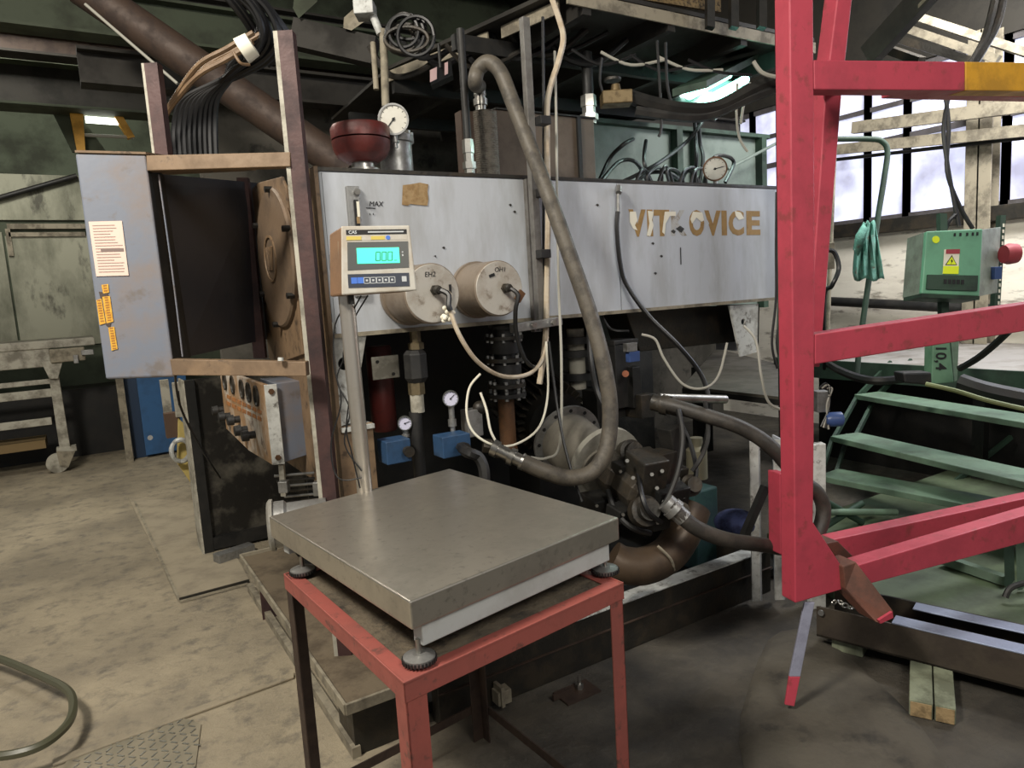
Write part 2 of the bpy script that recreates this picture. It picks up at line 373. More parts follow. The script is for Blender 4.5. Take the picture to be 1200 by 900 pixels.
# yellow crane bits under the girder
tag(obj('yellow_bracket', MB().slab([PY(80, 124, 7.55), PY(97, 124, 7.55), PY(100, 176, 7.55), PY(90, 176, 7.55)], Y1*.08), YELLOW), 'yellow vertical steel bracket under the green-edged girder', 'bracket')
tag(obj('yellow_bracket', MB().slab([PY(128, 126, 7.55), PY(138, 126, 7.55), PY(158, 160, 7.55), PY(150, 162, 7.55)], Y1*.08), YELLOW), 'yellow sloping steel strut right of the vertical yellow bracket', 'bracket')
tag(obj('green_gusset', MB().slab([PY(58, 124, 7.65), PY(85, 124, 7.65), PY(125, 178, 7.65), PY(85, 178, 7.65)], Y1*.05), BEAMG), 'olive triangular gusset plate behind the yellow bracket', 'plate')
tag(obj('strip_lamp', MB().bar(PY(100, 140, 7.62), PY(140, 143, 7.62), .05, .05), mat('lamp_far', (240, 240, 230), emit=(240, 245, 230), es=3, bump=0)), 'small bright strip lamp glimpsed under the girder', 'lamp')
tag(obj('crane_cable', MB().cyl(PY(94, 158, 7.58), PY(157, 161, 7.58), .015), GREYCAB), 'thin grey tie rod between the two yellow brackets', 'rod')
# partition behind the machine
tag(obj('partition_wall', MB().box(.9, 6.3, 5.6, 5.7, 0, PY(450, 128, 5.6).z), PLASTER), 'grimy dark plaster partition behind the hydraulic tank', 'partition')
girder('wall_beam', 5.3, PY(450, 128, 5.3).z, PY(450, 100, 5.3).z, .2, 6.3, .16, BEAM, 'dark steel beam along the top of the partition')
girder('wall_beam', 5.9, PY(450, 82, 5.9).z, PY(450, 45, 5.9).z, -1, 6.3, .2, BEAMG, 'olive green beam above the partition')
# ================================================================== RED TABLE + PLATFORM SCALE
ZT = .81
A, B, C_, D4 = PZ(473, 800, ZT), PZ(332, 672, ZT), PZ(731, 682, ZT), None
D4 = B + C_ - A
t = thing('welded_table', 'red painted angle-iron table with dusty top carrying the platform scale', 'table', ((A+D4)/2).xy.to_3d())
ex = (C_-A).normalized(); ey = (B-A).normalized()
for a, b, dz_ in ((A, C_, 0), (A, B, .0007), (B, D4, 0), (C_, D4, .0007)):
    a = a-Z1*dz_; b = b-Z1*dz_
    inn = ((A+D4)/2 - (a+b)/2); inn.z = 0; inn.normalize()
    mb = MB(); dr = (b-a).normalized()
    mb.slab([a, b, b-Z1*.045, a-Z1*.045], inn*.004); mb.slab([a-Z1*.004, b-Z1*.004, b-Z1*.004+inn*.04, a-Z1*.004+inn*.04], -Z1*.004)
    obj('rim_rail', mb, TABLERED, t, .0015)
obj('table_top', MB().slab([A+ex*.03+ey*.03-Z1*.009, C_-ex*.03+ey*.03-Z1*.009, D4-ex*.03-ey*.03-Z1*.009, B+ex*.03-ey*.03-Z1*.009], -Z1*.006), DIRTY_TOP, t)
def lleg(c, sx, sy, mt, w_=.045):
    mb = MB(); p = V((c.x, c.y, 0)); h = c.z
    mb.slab([p, p+ex*sx*w_, p+ex*sx*w_+Z1*h, p+Z1*h], ey*sy*.005); mb.slab([p, p+ey*sy*w_, p+ey*sy*w_+Z1*h, p+Z1*h], ex*sx*.005)
    return obj('leg', mb, mt, t, .0015)
q = .003
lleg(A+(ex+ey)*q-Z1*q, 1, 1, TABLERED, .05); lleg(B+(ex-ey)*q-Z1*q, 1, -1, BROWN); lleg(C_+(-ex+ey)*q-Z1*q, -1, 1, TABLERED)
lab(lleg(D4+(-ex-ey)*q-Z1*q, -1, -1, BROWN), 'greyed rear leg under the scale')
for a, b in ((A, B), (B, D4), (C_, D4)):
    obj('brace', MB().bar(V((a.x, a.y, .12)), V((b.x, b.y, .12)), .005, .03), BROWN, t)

ZP = .96
a, b, c = PZ(480, 705, ZP), PZ(315, 605, ZP), PZ(725, 606, ZP); d = b+c-a
px_ = (c-a).normalized(); py_ = (b-a).normalized(); lx = (c-a).length; ly = (b-a).length
S = thing('platform_scale', 'stainless platform scale with levelling feet and a display on a tall column', 'scale', ((a+d)/2).xy.to_3d()+Z1*ZT)
obj('platter', MB().slab([a, c, d, b], -Z1*.062), PLATTER, S, .004)
def sp(u, v_, z): return V((a.x, a.y, 0)) + px_*u + py_*v_ + Z1*z
for (u0, v0, u1, v1) in ((.03, .03, lx-.03, .03), (.03, ly-.03, lx-.03, ly-.03), (.12, .045, .12, ly-.045), (lx-.03, .045, lx-.03, ly-.045)):
    obj('base_rail', MB().bar(sp(u0, v0, .872), sp(u1, v1, .872), .035, .05), mat('scale_frame', (176, 178, 176), .5, 0, (140, 138, 132), 8, .4, .04, 50), S, .003)
for (u, v_) in ((.028, .028), (lx-.03, .03), (.04, ly-.12), (lx-.03, ly-.12)):
    g = sp(u, v_, 0)
    mb = MB().lathe(g+Z1*.811, Z1, [(0, .032), (.002, .034), (.012, .034), (.014, .028), (.018, .014)], 28)
    f = obj('levelling_foot', mb, ZINC, S); obj('spindle', MB().cyl(g+Z1*.82, g+Z1*.86, .006, n=12), STEEL, f); 
    mb = MB()
    for k in range(28):
        th = k*math.pi/14; e_ = V((math.cos(th), math.sin(th), 0)); mb.frame(g+Z1*.816+e_*.0355, e_, e_.cross(Z1), Z1, .0015, .002, .0045)
    obj('knurl', mb, BLACK, f)
# column
cb = P(428, 577, 2.24); ct = P(411, 345, 2.10)
cx = (cb.x+ct.x)/2; cy = (cb.y+ct.y)/2
cb = V((cb.x, cb.y, .855)); ct = V((cb.x-.005, cb.y, P(413, 345, 2.12).z+.02))
obj('column', MB().lathe(cb, ct-cb, [(0, .0245), ((ct-cb).length, .0245)], 28), mat('polished_tube', (190, 184, 174), .3, .8, (150, 140, 124), 6, .4, 0), S)
obj('column_bracket', MB().bar(cb+Z1*.02, cb-py_*.09+Z1*.02, .08, .03), STEEL, S, .003)
obj('column_rope', MB().tube([cb+V((-.03, -.03, .02)), cb+V((.0, -.035, .03)), cb+V((.035, -.02, .03))], .006), CREAM, S)
# indicator head : face turned to the photographer's left-ish, tilted back
dI = 2.08
def I(x, y, dd=0): return P(x, y, dI+dd)
fl, fr, bl, br = I(403, 265, -.02), I(484, 266, .03), I(389, 346, -.02), I(486, 341, .03)
hx = ((fr-fl)+(br-bl)).normalized(); hy = ((fl-bl)+(fr-br)); hy = (hy-hx*hy.dot(hx)).normalized(); hn = hx.cross(hy).normalized()
if hn.dot(CAM-fl) < 0: hn = -hn
hd = -hn
W_ = .212; Hh = .205
o0 = (fl+fr+bl+br)/4
def I2(u, v_, n_=0): return o0 + hx*u + hy*v_ + hn*n_
prof = [(-.107, -.102), (.114, -.095), (.104, .1), (-.096, .1)]
mb = MB(); fr_ = [I2(u, v_) for u, v_ in prof]; bk = [I2(u*.97-.04, v_*.95, -.085) for u, v_ in prof]
mb.add(fr_+bk, [(0, 1, 2, 3), (7, 6, 5, 4), (0, 4, 5, 1), (1, 5, 6, 2), (2, 6, 7, 3), (3, 7, 4, 0)])
head = obj('indicator_head', mb, PLBROWN, S, .006)
obj('front_bezel', MB().slab([I2(u, v_, 0) for u, v_ in prof], hn*.008), PLASTIC, head, .004)
def rect(u0, v0, u1, v1, n0, n1): return MB().slab([I2(u0, v0, n0), I2(u1, v0, n0), I2(u1, v1, n0), I2(u0, v1, n0)], hn*(n1-n0))
obj('brand_strip', rect(-.083, .074, .094, .088, .008, .0092), BLK, head)
text('CAS', .013, I2(-.076, .0765, .0095), hx, hy, KEYW, head, 'lettering', bold=.0004)
obj('strip_print', rect(-.02, .079, .085, .083, .0092, .0096), KEYW, head)
obj('label_strip', rect(-.083, .057, .094, .071, .008, .0088), PLASTIC, head)
obj('yellow_label', rect(-.083, .058, -.04, .069, .0088, .0096), mat('label_yellow', (196, 176, 84), .6, bump=0), head); obj('yellow_label', rect(-.012, .058, .028, .069, .0088, .0096), mat('label_yellow', (196, 176, 84), .6, bump=0), head)
obj('blue_seal', MB().cyl(I2(.038, .064, .0088), I2(.038, .064, .0098), .0065, n=16), KEYBL, head)
obj('display_window', MB().slab([I2(-.085, -.03, .008), I2(.094, -.026, .008), I2(.096, .052, .008), I2(-.081, .052, .008)], hn*.0015), BEZEL, head)
lcd = obj('lcd_screen', rect(-.056, -.012, .068, .034, .0095, .0105), LCD, head)
def seg7(u, v_, hgt, pat, mb):
    wd7 = hgt*.5; th = hgt*.1
    S7 = {'a': (0, hgt, wd7, hgt), 'b': (wd7, hgt/2, wd7, hgt), 'c': (wd7, 0, wd7, hgt/2), 'd': (0, 0, wd7, 0), 'e': (0, 0, 0, hgt/2), 'f': (0, hgt/2, 0, hgt), 'g': (0, hgt/2, wd7, hgt/2)}
    for c in pat:
        x0, y0, x1, y1 = S7[c]
        mb.bar(I2(u+x0+hgt*.08*y0/hgt, v_+y0, .0108), I2(u+x1+hgt*.08*y1/hgt, v_+y1, .0108), th, .0004, hn)
mb = MB()
for k, p_ in enumerate(('abcdef', 'abcdef', 'abcdef')): seg7(-.002+k*.0175, -.004, .025, p_, mb)
mb.bar(I2(.052, -.004, .0108), I2(.06, -.004, .0108), .002, .0004, hn)
obj('digits', mb, LCDINK, head)
obj('indicator_mark', rect(.076, .018, .08, .022, .0095, .0105), KEYW, head); obj('indicator_mark', rect(.076, .008, .08, .014, .0095, .0105), KEYW, head)
obj('keypad', rect(-.086, -.082, .093, -.042, .008, .0095), KEYDK, head)
for k in range(8):
    if k == 7: u = .071; g = .014
    else: u = -.077 + k*.0185; g = .0165
    if k < 2: obj('key', MB().slab([I2(u, -.07, .0095), I2(u+g+.001, -.07, .0095), I2(u+g+.001, -.052, .0095), I2(u, -.052, .0095)], hn*.001), KEYBL, head)
    else:
        mb = MB(); p_ = [(u, -.07), (u+g, -.07), (u+g, -.053), (u, -.053)]
        if k == 7: mb = rect(u, -.068, u+g, -.052, .0095, .0105)
        else:
            for i in range(4):
                (ua, va), (ub, vb) = p_[i], p_[(i+1) % 4]; mb.bar(I2(ua, va, .0098), I2(ub, vb, .0098), .0018, .0008, hn)
            mb.bar(I2(u+.005, -.0615, .0098), I2(u+g-.005, -.0615, .0098), .006, .0008, hn)
        obj('key', mb, KEYW, head)
obj('side_plate', MB().slab([I2(-.11, -.05, -.02), I2(-.112, -.05, -.065), I2(-.108, .06, -.065), I2(-.106, .06, -.02)], -hx*.002), BEAML, head)
for k, (x_, px2) in enumerate(((-.075, 0), (-.05, 1), (-.03, 2))):
    pts = [I2(x_, -.1, -.05)]
    base = [[(393, 380), (392, 430), (400, 470), (388, 520), (396, 560), (424, 560)], [(404, 385), (407, 410), (395, 445), (410, 480), (404, 520), (424, 552)], [(412, 380), (402, 420), (412, 440), (406, 500), (412, 530), (422, 572)]][k]
    pts += [P(x, y, 2.2) for x, y in base]
    obj('signal_wire', MB().tube(pts, .0025, 5), CABLE, S)
obj('cable_gland', MB().cyl(I2(-.08, -.098, -.04), I2(-.08, -.125, -.04), .009, n=12), BLACK, S)
# small round motor beside the scale
mc = P(343, 612, 2.6); ma_ = (-CR*.96-CF*.28).normalized()
t = thing('geared_motor', 'small grey round motor end peeking out behind the left edge of the scale', 'motor', V((mc.x, mc.y, mc.z-.15)))
obj('housing', MB().lathe(mc+ma_*.075, -ma_, [(0, .075), (.01, .085), (.05, .085), (.06, .075), (.2, .075)], 28), ZINC, t)
obj('end_cap', MB().lathe(mc+ma_*.065, ma_, [(0, .095), (.012, .095), (.02, .085), (.024, .03)], 28), mat('cap_grey', (136, 134, 126), .5, .1, (104, 100, 92), 14, .6), t)

# ================================================================== HYDRAULIC POWER UNIT
TY = 2.6
tx0, tx1, tz0, tz1 = .815, 3.385, 1.44, 2.047
T = thing('hydraulic_power_unit', 'long grey-white hydraulic oil tank on legs with faded gold lettering', 'machine', (2.1, 2.9, 0))
tank = obj('tank_body', MB().box(tx0, tx1, TY, TY+.95, tz0, tz1), TANK, T, .006)
sx = PY(622, 300, TY).x; sx2 = PY(725, 300, TY).x
obj('top_seam', MB().box(tx0-.01, tx1+.01, TY-.008, TY+.01, tz1-.006, tz1+.008), DARK, tank)
obj('front_plate', MB().box(tx0+.01, PY(618, 300, TY).x, TY-.006, TY, tz0+.0, tz1-.01), TANK, tank, .002)
obj('front_plate', MB().box(PY(650, 300, TY).x, sx2-.003, TY-.006, TY, tz0, tz1-.01), TANK, tank, .002)
obj('front_plate', MB().box(sx2+.003, tx1-.015, TY-.007, TY, tz0+.0, tz1-.012), TANK, tank, .002)
obj('bottom_flange', MB().box(tx0, tx1, TY-.012, TY+.03, tz0-.012, tz0+.004), BEAML, tank)
UPG = mat('upright_grey', (112, 110, 106), .5, .3, (76, 72, 66), 10, .6, .1, 50)
obj('upright_channel', MB().box(PY(617, 300, TY).x, PY(626, 300, TY).x, TY-.03, TY, tz0-.06, tz1-.01), UPG, tank, .002)
# left end frame, tan
obj('end_frame', MB().box(tx0-.02, tx0-.004, TY-.01, TY+.08, .55, tz1+.01), TAN, T, .002)
obj('end_frame', MB().box(tx0-.02, tx0+.12, TY-.01, TY+.006, .45, PY(400, 500, TY).z), TAN, T, .002)
obj('end_plate', MB().box(tx0-.02, tx0-.005, TY+.1, TY+.95, .8, tz1), TAN, T)
# legs: front flanges with a round hole
def holeplate(quad, ci, rr, th):
    mb = MB(); n_ = 24; c = ci; q = [V(p) for p in quad]
    def edge(ang):
        dr = V((math.cos(ang), 0, math.sin(ang))); best = 9
        for i in range(4):
            a_, b_ = q[i]-c, q[(i+1) % 4]-c; e_ = b_-a_
            den = dr.x*e_.z-dr.z*e_.x
            if abs(den) < 1e-9: continue
            tt = (a_.x*e_.z-a_.z*e_.x)/den; uu = (a_.x*dr.z-a_.z*dr.x)/den
            if tt > 0 and -1e-6 <= uu <= 1+1e-6: best = min(best, tt)
        return c+dr*best
    angs = sorted([2*math.pi*k/n_ for k in range(n_)] + [math.atan2((p-c).z, (p-c).x) % (2*math.pi) for p in q])
    for k in range(len(angs)):
        a0, a1 = angs[k], angs[(k+1) % len(angs)]
        i0 = c+V((math.cos(a0), 0, math.sin(a0)))*rr; i1 = c+V((math.cos(a1), 0, math.sin(a1)))*rr
        mb.slab([i0, i1, edge(a1), edge(a0)], Y1*th)
    return mb
q = [PY(855, 358, TY), PY(890, 356, TY), PY(889, 412, TY), PY(868, 418, TY)]
leg = obj('leg', holeplate(q, PY(871, 377, TY), .017, .012), WHITE, T)
obj('side_web', MB().slab([PY(890, 356, TY), PY(890, 356, TY)+Y1*.3, PY(889, 412, TY)+Y1*.3, PY(889, 412, TY)], -X1*.01), TANK, leg)
q = [PY(386, 378, TY), PY(432, 376, TY), PY(413, 495, TY), PY(398, 500, TY)]
leg = obj('leg', holeplate(q, PY(404, 426, TY), .026, .012), WHITE, T)
obj('foot_plate', MB().box(PY(398, 500, TY).x, PY(436, 500, TY).x, TY-.03, TY+.1, PY(405, 505, TY).z, PY(405, 500, TY).z), WHITE, leg)
# tapered sump under the tank
a, b, c, d = PY(733, 362, 2.9), PY(856, 352, 2.9), PY(868, 425, 2.9), PY(765, 445, 2.9)
obj('sump', MB().slab([PY(733, 365, 2.75), PY(853, 358, 2.75), PY(867, 400, 2.75), PY(750, 412, 2.75)], Y1*.6), DARK, T, .004)
obj('added_dark_plate', MB().box(tx0+.1, 3.0, TY+.98, TY+1.0, .06, tz0), DARK2, T)  # dark sheet added under the tank, stands in for the deep shade
obj('sump_plate', MB().slab([PY(690, 365, 2.95), PY(738, 362, 2.95), PY(742, 395, 2.95), PY(700, 410, 2.95)], Y1*.02), GREENTANK, T)
# gold lettering, damaged
L0 = PY(737, 277, TY-.008); L1 = PY(891, 277, TY-.008)
wL = (L1-L0).x; hL = PY(815, 247, TY).z - PY(815, 277, TY).z
chars = 'VITKOVICE'; lx_ = [737.5, 759, 767, 787, 808, 826, 846, 854, 875]; lw_ = [20, 6.5, 18, 18, 17.5, 19, 6, 18, 16]
for ch, x_, w7 in zip(chars, lx_, lw_):
    yb7 = 277 - (x_-737)*.012
    o_ = PY(x_, yb7, TY-.0075); fw = (PY(x_+w7, yb7, TY-.0075)-o_).x
    if ch == 'K':
        lab(text('K', hL*1.3, (o_.x, o_.y, L0.z+.006), X1, Z1, mat('faded_letter', (172, 172, 170), .6, bump=0, c2=(120, 104, 76), sc=22, amt=.8, lo=.5, hi=.6), T, 'lettering', bold=.006, fitw=fw), 'almost scraped away letter K')
    else: text(ch, hL*1.3, (o_.x, o_.y, L0.z+.006), X1, Z1, GOLD, T, 'lettering', bold=.007, fitw=fw)
def blob(pts, mt, nm='paint_flake'):
    return obj(nm, MB().slab([PY(x, y, TY-.0085) for x, y in pts], -Y1*.0006), mt, T)
blob([(738, 248), (745, 248), (747, 258), (744, 264), (747, 270), (742, 268), (738, 260)], LETW); blob([(759, 247), (766, 248), (764, 258), (766, 264), (762, 277), (758, 276), (761, 262)], LETW)
blob([(779, 248), (792, 248), (792, 253), (785, 253), (780, 262), (779, 275), (776, 272)], LETW); blob([(812, 248), (823, 249), (825, 258), (822, 260), (816, 255), (811, 262), (809, 257)], LETW)
blob([(861, 247), (868, 249), (872, 256), (866, 258), (862, 253)], LETW); blob([(827, 270), (831, 262), (829, 258), (826, 264)], TANK)
for x, y, s_ in ((797, 268, 5), (789, 271, 3), (765, 285, 2), (700, 240, 2), (598, 240, 2), (603, 248, 2), (668, 300, 2), (775, 300, 2), (768, 320, 2), (520, 290, 2), (510, 300, 1.5)):
    blob([(x-s_, y), (x, y-s_*.7), (x+s_, y), (x+s_*.3, y+s_)], DARK, 'chip')
obj('paint_scratch', MB().slab([PY(797, 290, TY-.0085), PY(798, 290, TY-.0085), PY(798.5, 310, TY-.0085), PY(797.5, 310, TY-.0085)], -Y1*.0005), BLK, T)
# torn brown paper
tp = [(472, 217), (480, 216), (492, 214), (502, 216), (501, 225), (502, 233), (501, 241), (488, 240), (481, 239), (478, 241), (471, 240)]
lab(blob(tp, KRAFT, 'paper_patch'), 'torn brown paper patch')
# sight level gauge
lg = obj('level_gauge', MB().abox(411.5, 218, 426.5, 348, TY-.022, .02), ZINC, T, .003)
obj('gauge_slot', MB().abox(417.5, 234, 422.5, 300, TY-.032, .003), BLK, lg); obj('gauge_tube', MB().abox(418.5, 236, 421.5, 254, TY-.034, .003), LETW, lg); obj('oil_column', MB().abox(418.3, 254, 421.7, 262, TY-.034, .003), KRAFT, lg)
obj('gauge_bolt', MB().cyl(PY(419, 224.5, TY-.04), PY(419, 224.5, TY-.03), .011, n=14), STEEL, lg)
text('MAX', .026, PY(432.5, 241.5, TY-.0075), X1, Z1, BLK, T, 'handwriting', shear=.2)
obj('marker_line', MB().slab([PY(429, 243.2, TY-.0075), PY(440, 243.6, TY-.0075), PY(440, 244.6, TY-.0075), PY(429, 244.2, TY-.0075)], -Y1*.0005), BLK, T)
for x in (433, 437): blob([(x, 250), (x+1, 249.6), (x+1, 252), (x, 252)], BLK, 'handwriting')
# two drum heaters
def drum(cx, cy, yy, r, wrd, lab_, wpos, group=None):
    c = PY(cx, cy, yy); t = thing('tank_heater', lab_, 'heater', V((c.x, yy+.1, c.z)))
    Lh = TY-.007-yy
    h_ = obj('drum', MB().lathe(c, Y1, [(0, r-.006), (.004, r), (Lh-.02, r), (Lh-.02, r+.008), (Lh-.001, r+.008)], 48), mat('heater_shell', (128, 116, 102), .45, .15, (96, 82, 68), 5, .6, .05, 50), t)
    f_c = obj('cover_disc', MB().lathe(c-Y1*.001, -Y1, [(0, r-.004), (.003, r-.006)], 48), mat('heater_disc', (176, 172, 164), .5, .2, (140, 130, 116), 8, .6, .08, 60, c3=(112, 100, 86), sc3=20), t)
    text(wrd, .026, c+X1*wpos[0]+Z1*wpos[1]-Y1*.0045, X1, Z1, BLK, f_c, 'handwriting', shear=.15)
    return t, c
H1, c1 = drum(507, 344, 2.37, .112, 'EH2', 'left drum-shaped electric heater with a cream cable on the tank front', (-.03, .062))
H2, c2 = drum(585, 338, 2.40, .110, 'OH1', 'right drum-shaped electric heater with a black cable on the tank front', (-.02, .065))
g1 = c1+V((.008, -.004, .012)); g2 = c2+V((.025, -.004, .0))
for t, g in ((H1, g1), (H2, g2)):
    gl = obj('cable_gland', MB().hexa(g, -Y1, .02, .012).lathe(g-Y1*.012, -Y1, [(0, .016), (.02, .016), (.022, .011), (.03, .011)], 16), DARK, t)
obj('earth_stud', MB().bar(c1+V((.07, -.008, .03)), c1+V((.07, -.008, -.03)), .008, .006), BLK, H1)
obj('slot_mark', MB().bar(c2+V((-.045, -.005, .048)), c2+V((-.02, -.005, .056)), .012, .002, -Y1), BLK, H2)
mb = MB()
for k in range(14):
    a_ = V((random.uniform(-.03, .02), random.uniform(-.02, .0), random.uniform(-.03, .02))); mb.ball(g1+V((.035, -.03, -.085))+a_, .009, 5)
lab(obj('tape_wrap', mb, LETW, H1), 'ragged white tape wrapped round the cable')
obj('cable_tag', MB().frame(g2+V((.035, -.05, -.035)), (X1-Z1*.8).normalized(), Y1, (X1*.8+Z1).normalized(), .014, .006, .022), RUST, H2)
cable('heater_cable', [g1-Y1*.03, g1+V((.03, -.06, -.02)), P(527, 360, 2.55), P(538, 392, 2.55), P(560, 424, 2.6), P(590, 441, 2.7), P(620, 438, 2.85), P(636, 420, 2.95), P(641, 395, 3.0)], .0085, CREAM, 'cream cable looping from the left heater to the upright channel')
cable('heater_cable', [g2-Y1*.03, g2+V((.02, -.06, -.03)), P(604, 365, 2.75), P(606, 395, 2.8), P(618, 425, 2.85), P(632, 428, 2.95), P(641, 400, 3.0)], .009, CABLE, 'black cable drooping from the right heater to the upright channel')
cable('heater_lead', [g1-Y1*.03+X1*.004, g1+V((.025, -.06, -.02)), P(526, 358, 2.54), P(528, 364, 2.54)], .0105, CABLE, 'short black sleeve leaving the left heater gland')

# things on the tank lid
def at_lid(px, py, Y): return PY(px, py, Y)
LZ = tz1+.008
p = PY(423, 165, 2.78); c0 = V((p.x, p.y, LZ)); sc = pscale(423, 165, 2.78)
t = thing('filler_breather', 'dark red mushroom-shaped breather cap on the tank lid', 'cap', c0)
hh = p.z - LZ
obj('neck', MB().lathe(c0, Z1, [(0, .05), (.015, .05), (.016, .065), (.032, .065), (.033, .045), (.06, .045)], 24), STEEL, t)
zb = PY(423, 184, 2.78).z - LZ; zt_ = PY(423, 146, 2.78).z - LZ; zm = (zb+zt_)/2
obj('lower_cap', MB().lathe(c0, Z1, [(.055, .06), (zb, .1), (zb+.008, 30*sc), (zb+.03, 33*sc), (zm-.003, 34*sc)], 40), RUSTRED, t)
obj('upper_cap', MB().lathe(c0, Z1, [(zm+.003, 34*sc), (zt_-.02, 34.5*sc), (zt_-.006, 32*sc), (zt_, 12*sc), (zt_+.004, 3*sc)], 40), RUSTRED, t)
p = PY(464, 180, 2.85); c0 = V((p.x, p.y, LZ)); sc = pscale(464, 180, 2.85)
t = thing('filter_housing', 'pale grey metal filter canister standing beside the red breather cap', 'canister', c0)
zz = PY(464, 160, 2.85).z-LZ
obj('canister', MB().lathe(c0, Z1, [(0, 19*sc), (zz-.03, 19*sc), (zz-.028, 22*sc), (zz, 22*sc), (zz+.01, 10*sc)], 32), ZINC, t)
obj('lid_bolts', MB().hexa(c0+V((.06, -.03, zz)), Z1, .012, .012).hexa(c0+V((-.03, -.06, zz)), Z1, .012, .012).hexa(c0+V((.03, -.065, zz)), Z1, .012, .012), STEEL, t)
def gauge(x, y, Y, rpx, label, ang=40, stem=None, ring=ZINC, face=GLASSY, dirn=None, loc=None):
    c = PY(x, y, Y); r = rpx*pscale(x, y, Y); n_ = (CAM-c); n_.z *= .2; n_.normalize()
    if dirn: n_ = V(dirn).normalized()
    t = thing('pressure_gauge', label, 'gauge', V(c) if loc is None else loc)
    obj('case', MB().lathe(c-n_*.03, n_, [(0, r*.9), (.004, r*.97), (.03, r*.97), (.031, r), (.038, r), (.038, r*.88)], 32, False), ring, t)
    dl = obj('dial', MB().lathe(c+n_*.002, n_, [(0, r*.9), (.001, r*.9)], 32), face, t)
    sd = Z1.cross(n_).normalized(); up = n_.cross(sd)
    mb = MB()
    for k in range(11):
        th = math.radians(-135+27*k); e_ = sd*math.sin(th)+up*math.cos(th); mb.bar(c+n_*.0035+e_*r*.72, c+n_*.0035+e_*r*.84, r*.035, .0005, n_)
    obj('tick_marks', mb, BLK, dl)
    th = math.radians(ang); e_ = sd*math.sin(th)+up*math.cos(th)
    obj('needle', MB().bar(c+n_*.005-e_*r*.15, c+n_*.005+e_*r*.7, r*.07, .001, n_).cyl(c+n_*.003, c+n_*.007, r*.1, n=10), BLK, dl)
    if stem: obj('stem', MB().lathe(c-n_*.015-Z1*r*.95, -Z1, [(0, .012), (stem*.4, .012), (stem*.4, .017), (stem*.6, .017), (stem*.6, .01), (stem, .01)], 12), ZINC, t)
    return t
gauge(461, 140, 2.72, 18, 'large dusty round gauge above the pale filter canister', -140, .05)
gauge(838, 198, 2.75, 14, 'round gauge with brass ring at the right end of the tank lid', 80, .05, RUST)
gauge(528, 467, 2.5, 9.5, 'small white pressure gauge on the nearer blue valve block', 45, .14, BEZEL, mat('dial_lilac', (190, 190, 210), .3, bump=0))
gauge(474.5, 496, 2.62, 8.5, 'small tilted pressure gauge above the shaded blue valve block', 70, .05, BEZEL, mat('dial_lilac', (190, 190, 210), .3, bump=0))
# tall box, cylinder and pipes on the lid
p0 = PY(583, 170, 3.1); p1 = PY(697, 170, 3.1); zb0 = PY(640, 134, 3.1).z
t = thing('cooler_box', 'brown grimy rectangular box standing at the back of the tank lid', 'box', V(((p0.x+p1.x)/2, 3.2, LZ)))
obj('shell', MB().box(p0.x, p1.x, 3.1, 3.4, LZ, zb0), mat('box_brown', (96, 84, 72), .5, .3, (66, 56, 48), 5, .6, .06, 40), t, .004)
obj('rib', MB().box(PY(676, 170, 3.1).x, PY(680, 170, 3.1).x, 3.085, 3.1, LZ, zb0), DARK2, t); obj('rim', MB().box(p0.x-.004, p1.x+.004, 3.09, 3.41, zb0, zb0+.008), DARK2, t)
p = PY(569, 165, 3.0); sc = pscale(569, 165, 3.0); c0 = V((p.x, p.y, LZ)); zz = PY(569, 132, 3.0).z-LZ
t = thing('mesh_accumulator', 'ribbed steel cylinder under the big hose on the tank lid', 'cylinder', c0)
obj('shell', MB().lathe(c0, Z1, [(0, 15*sc)]+[x for k in range(36) for x in ((zz*(k+.2)/36, 15*sc), (zz*(k+.6)/36, 14.3*sc))]+[(zz, 15*sc), (zz+.004, 6*sc)], 32), MESHM, t)
obj('backing_plate', MB().box(PY(542, 165, 3.0).x, c0.x-.02, 3.0, 3.06, LZ, LZ+zz), BROWN, t)
hz = LZ+zz
obj('hose_fitting', MB().lathe(V((c0.x-.015, c0.y, hz)), Z1, [(0, .026), (.03, .026), (.03, .034), (.06, .034), (.06, .026), (.075, .026), (.075, .03), (.12, .028), (.13, .024)], 18), STEEL, t)
def riser(px, y0, y1, Y, r, label, fit=True, mt=DARK2, loc_z=None):
    a, b = vcp(px, y0, y1, Y)
    t = thing('riser_pipe', label, 'pipe', a)
    obj('pipe', MB().cyl(a, b, r, n=16), mt, t)
    if fit:
        obj('fitting', MB().lathe(a, Z1, [(0, r*1.3), (.02, r*1.3), (.02, r*1.7), (.05, r*1.7), (.05, r*1.25), (.09, r*1.25), (.09, r*1.5), (.15, r*1.4)], 6, True, False), STEEL, t)
    return t
riser(545, 35, 203, 2.9, .018, 'dark riser pipe with hex fittings left of the ribbed cylinder')
riser(689, 62, 145, 3.15, .030, 'thick dark riser pipe ending in a silver coupling above the brown box')
# green-grey tank behind
gx0, gx1 = PY(697, 190, 4.1).x, PY(893, 190, 4.1).x; gz1 = PY(800, 155, 4.1).z
t = thing('rear_tank', 'grey-green open steel tank behind the lettered end of the machine', 'tank', V(((gx0+gx1)/2, 4.6, 1.3)))
obj('shell', MB().box(gx0, gx1, 4.1, 5.1, 1.3, gz1), GREENTANK, t, .005)
obj('rim', MB().box(gx0-.02, gx1+.03, 4.04, 5.13, gz1, gz1+.03), GREENDK, t)
for px in (790, 812, 888):
    x_ = PY(px, 190, 4.1).x; obj('rib', MB().box(x_-.03, x_+.03, 4.03, 4.1, 1.3, gz1), GREENDK, t)
obj('stay', MB().cyl(PY(853, 198, 3.9), PY(925, 160, 3.9), .012), GREENTANK, t)
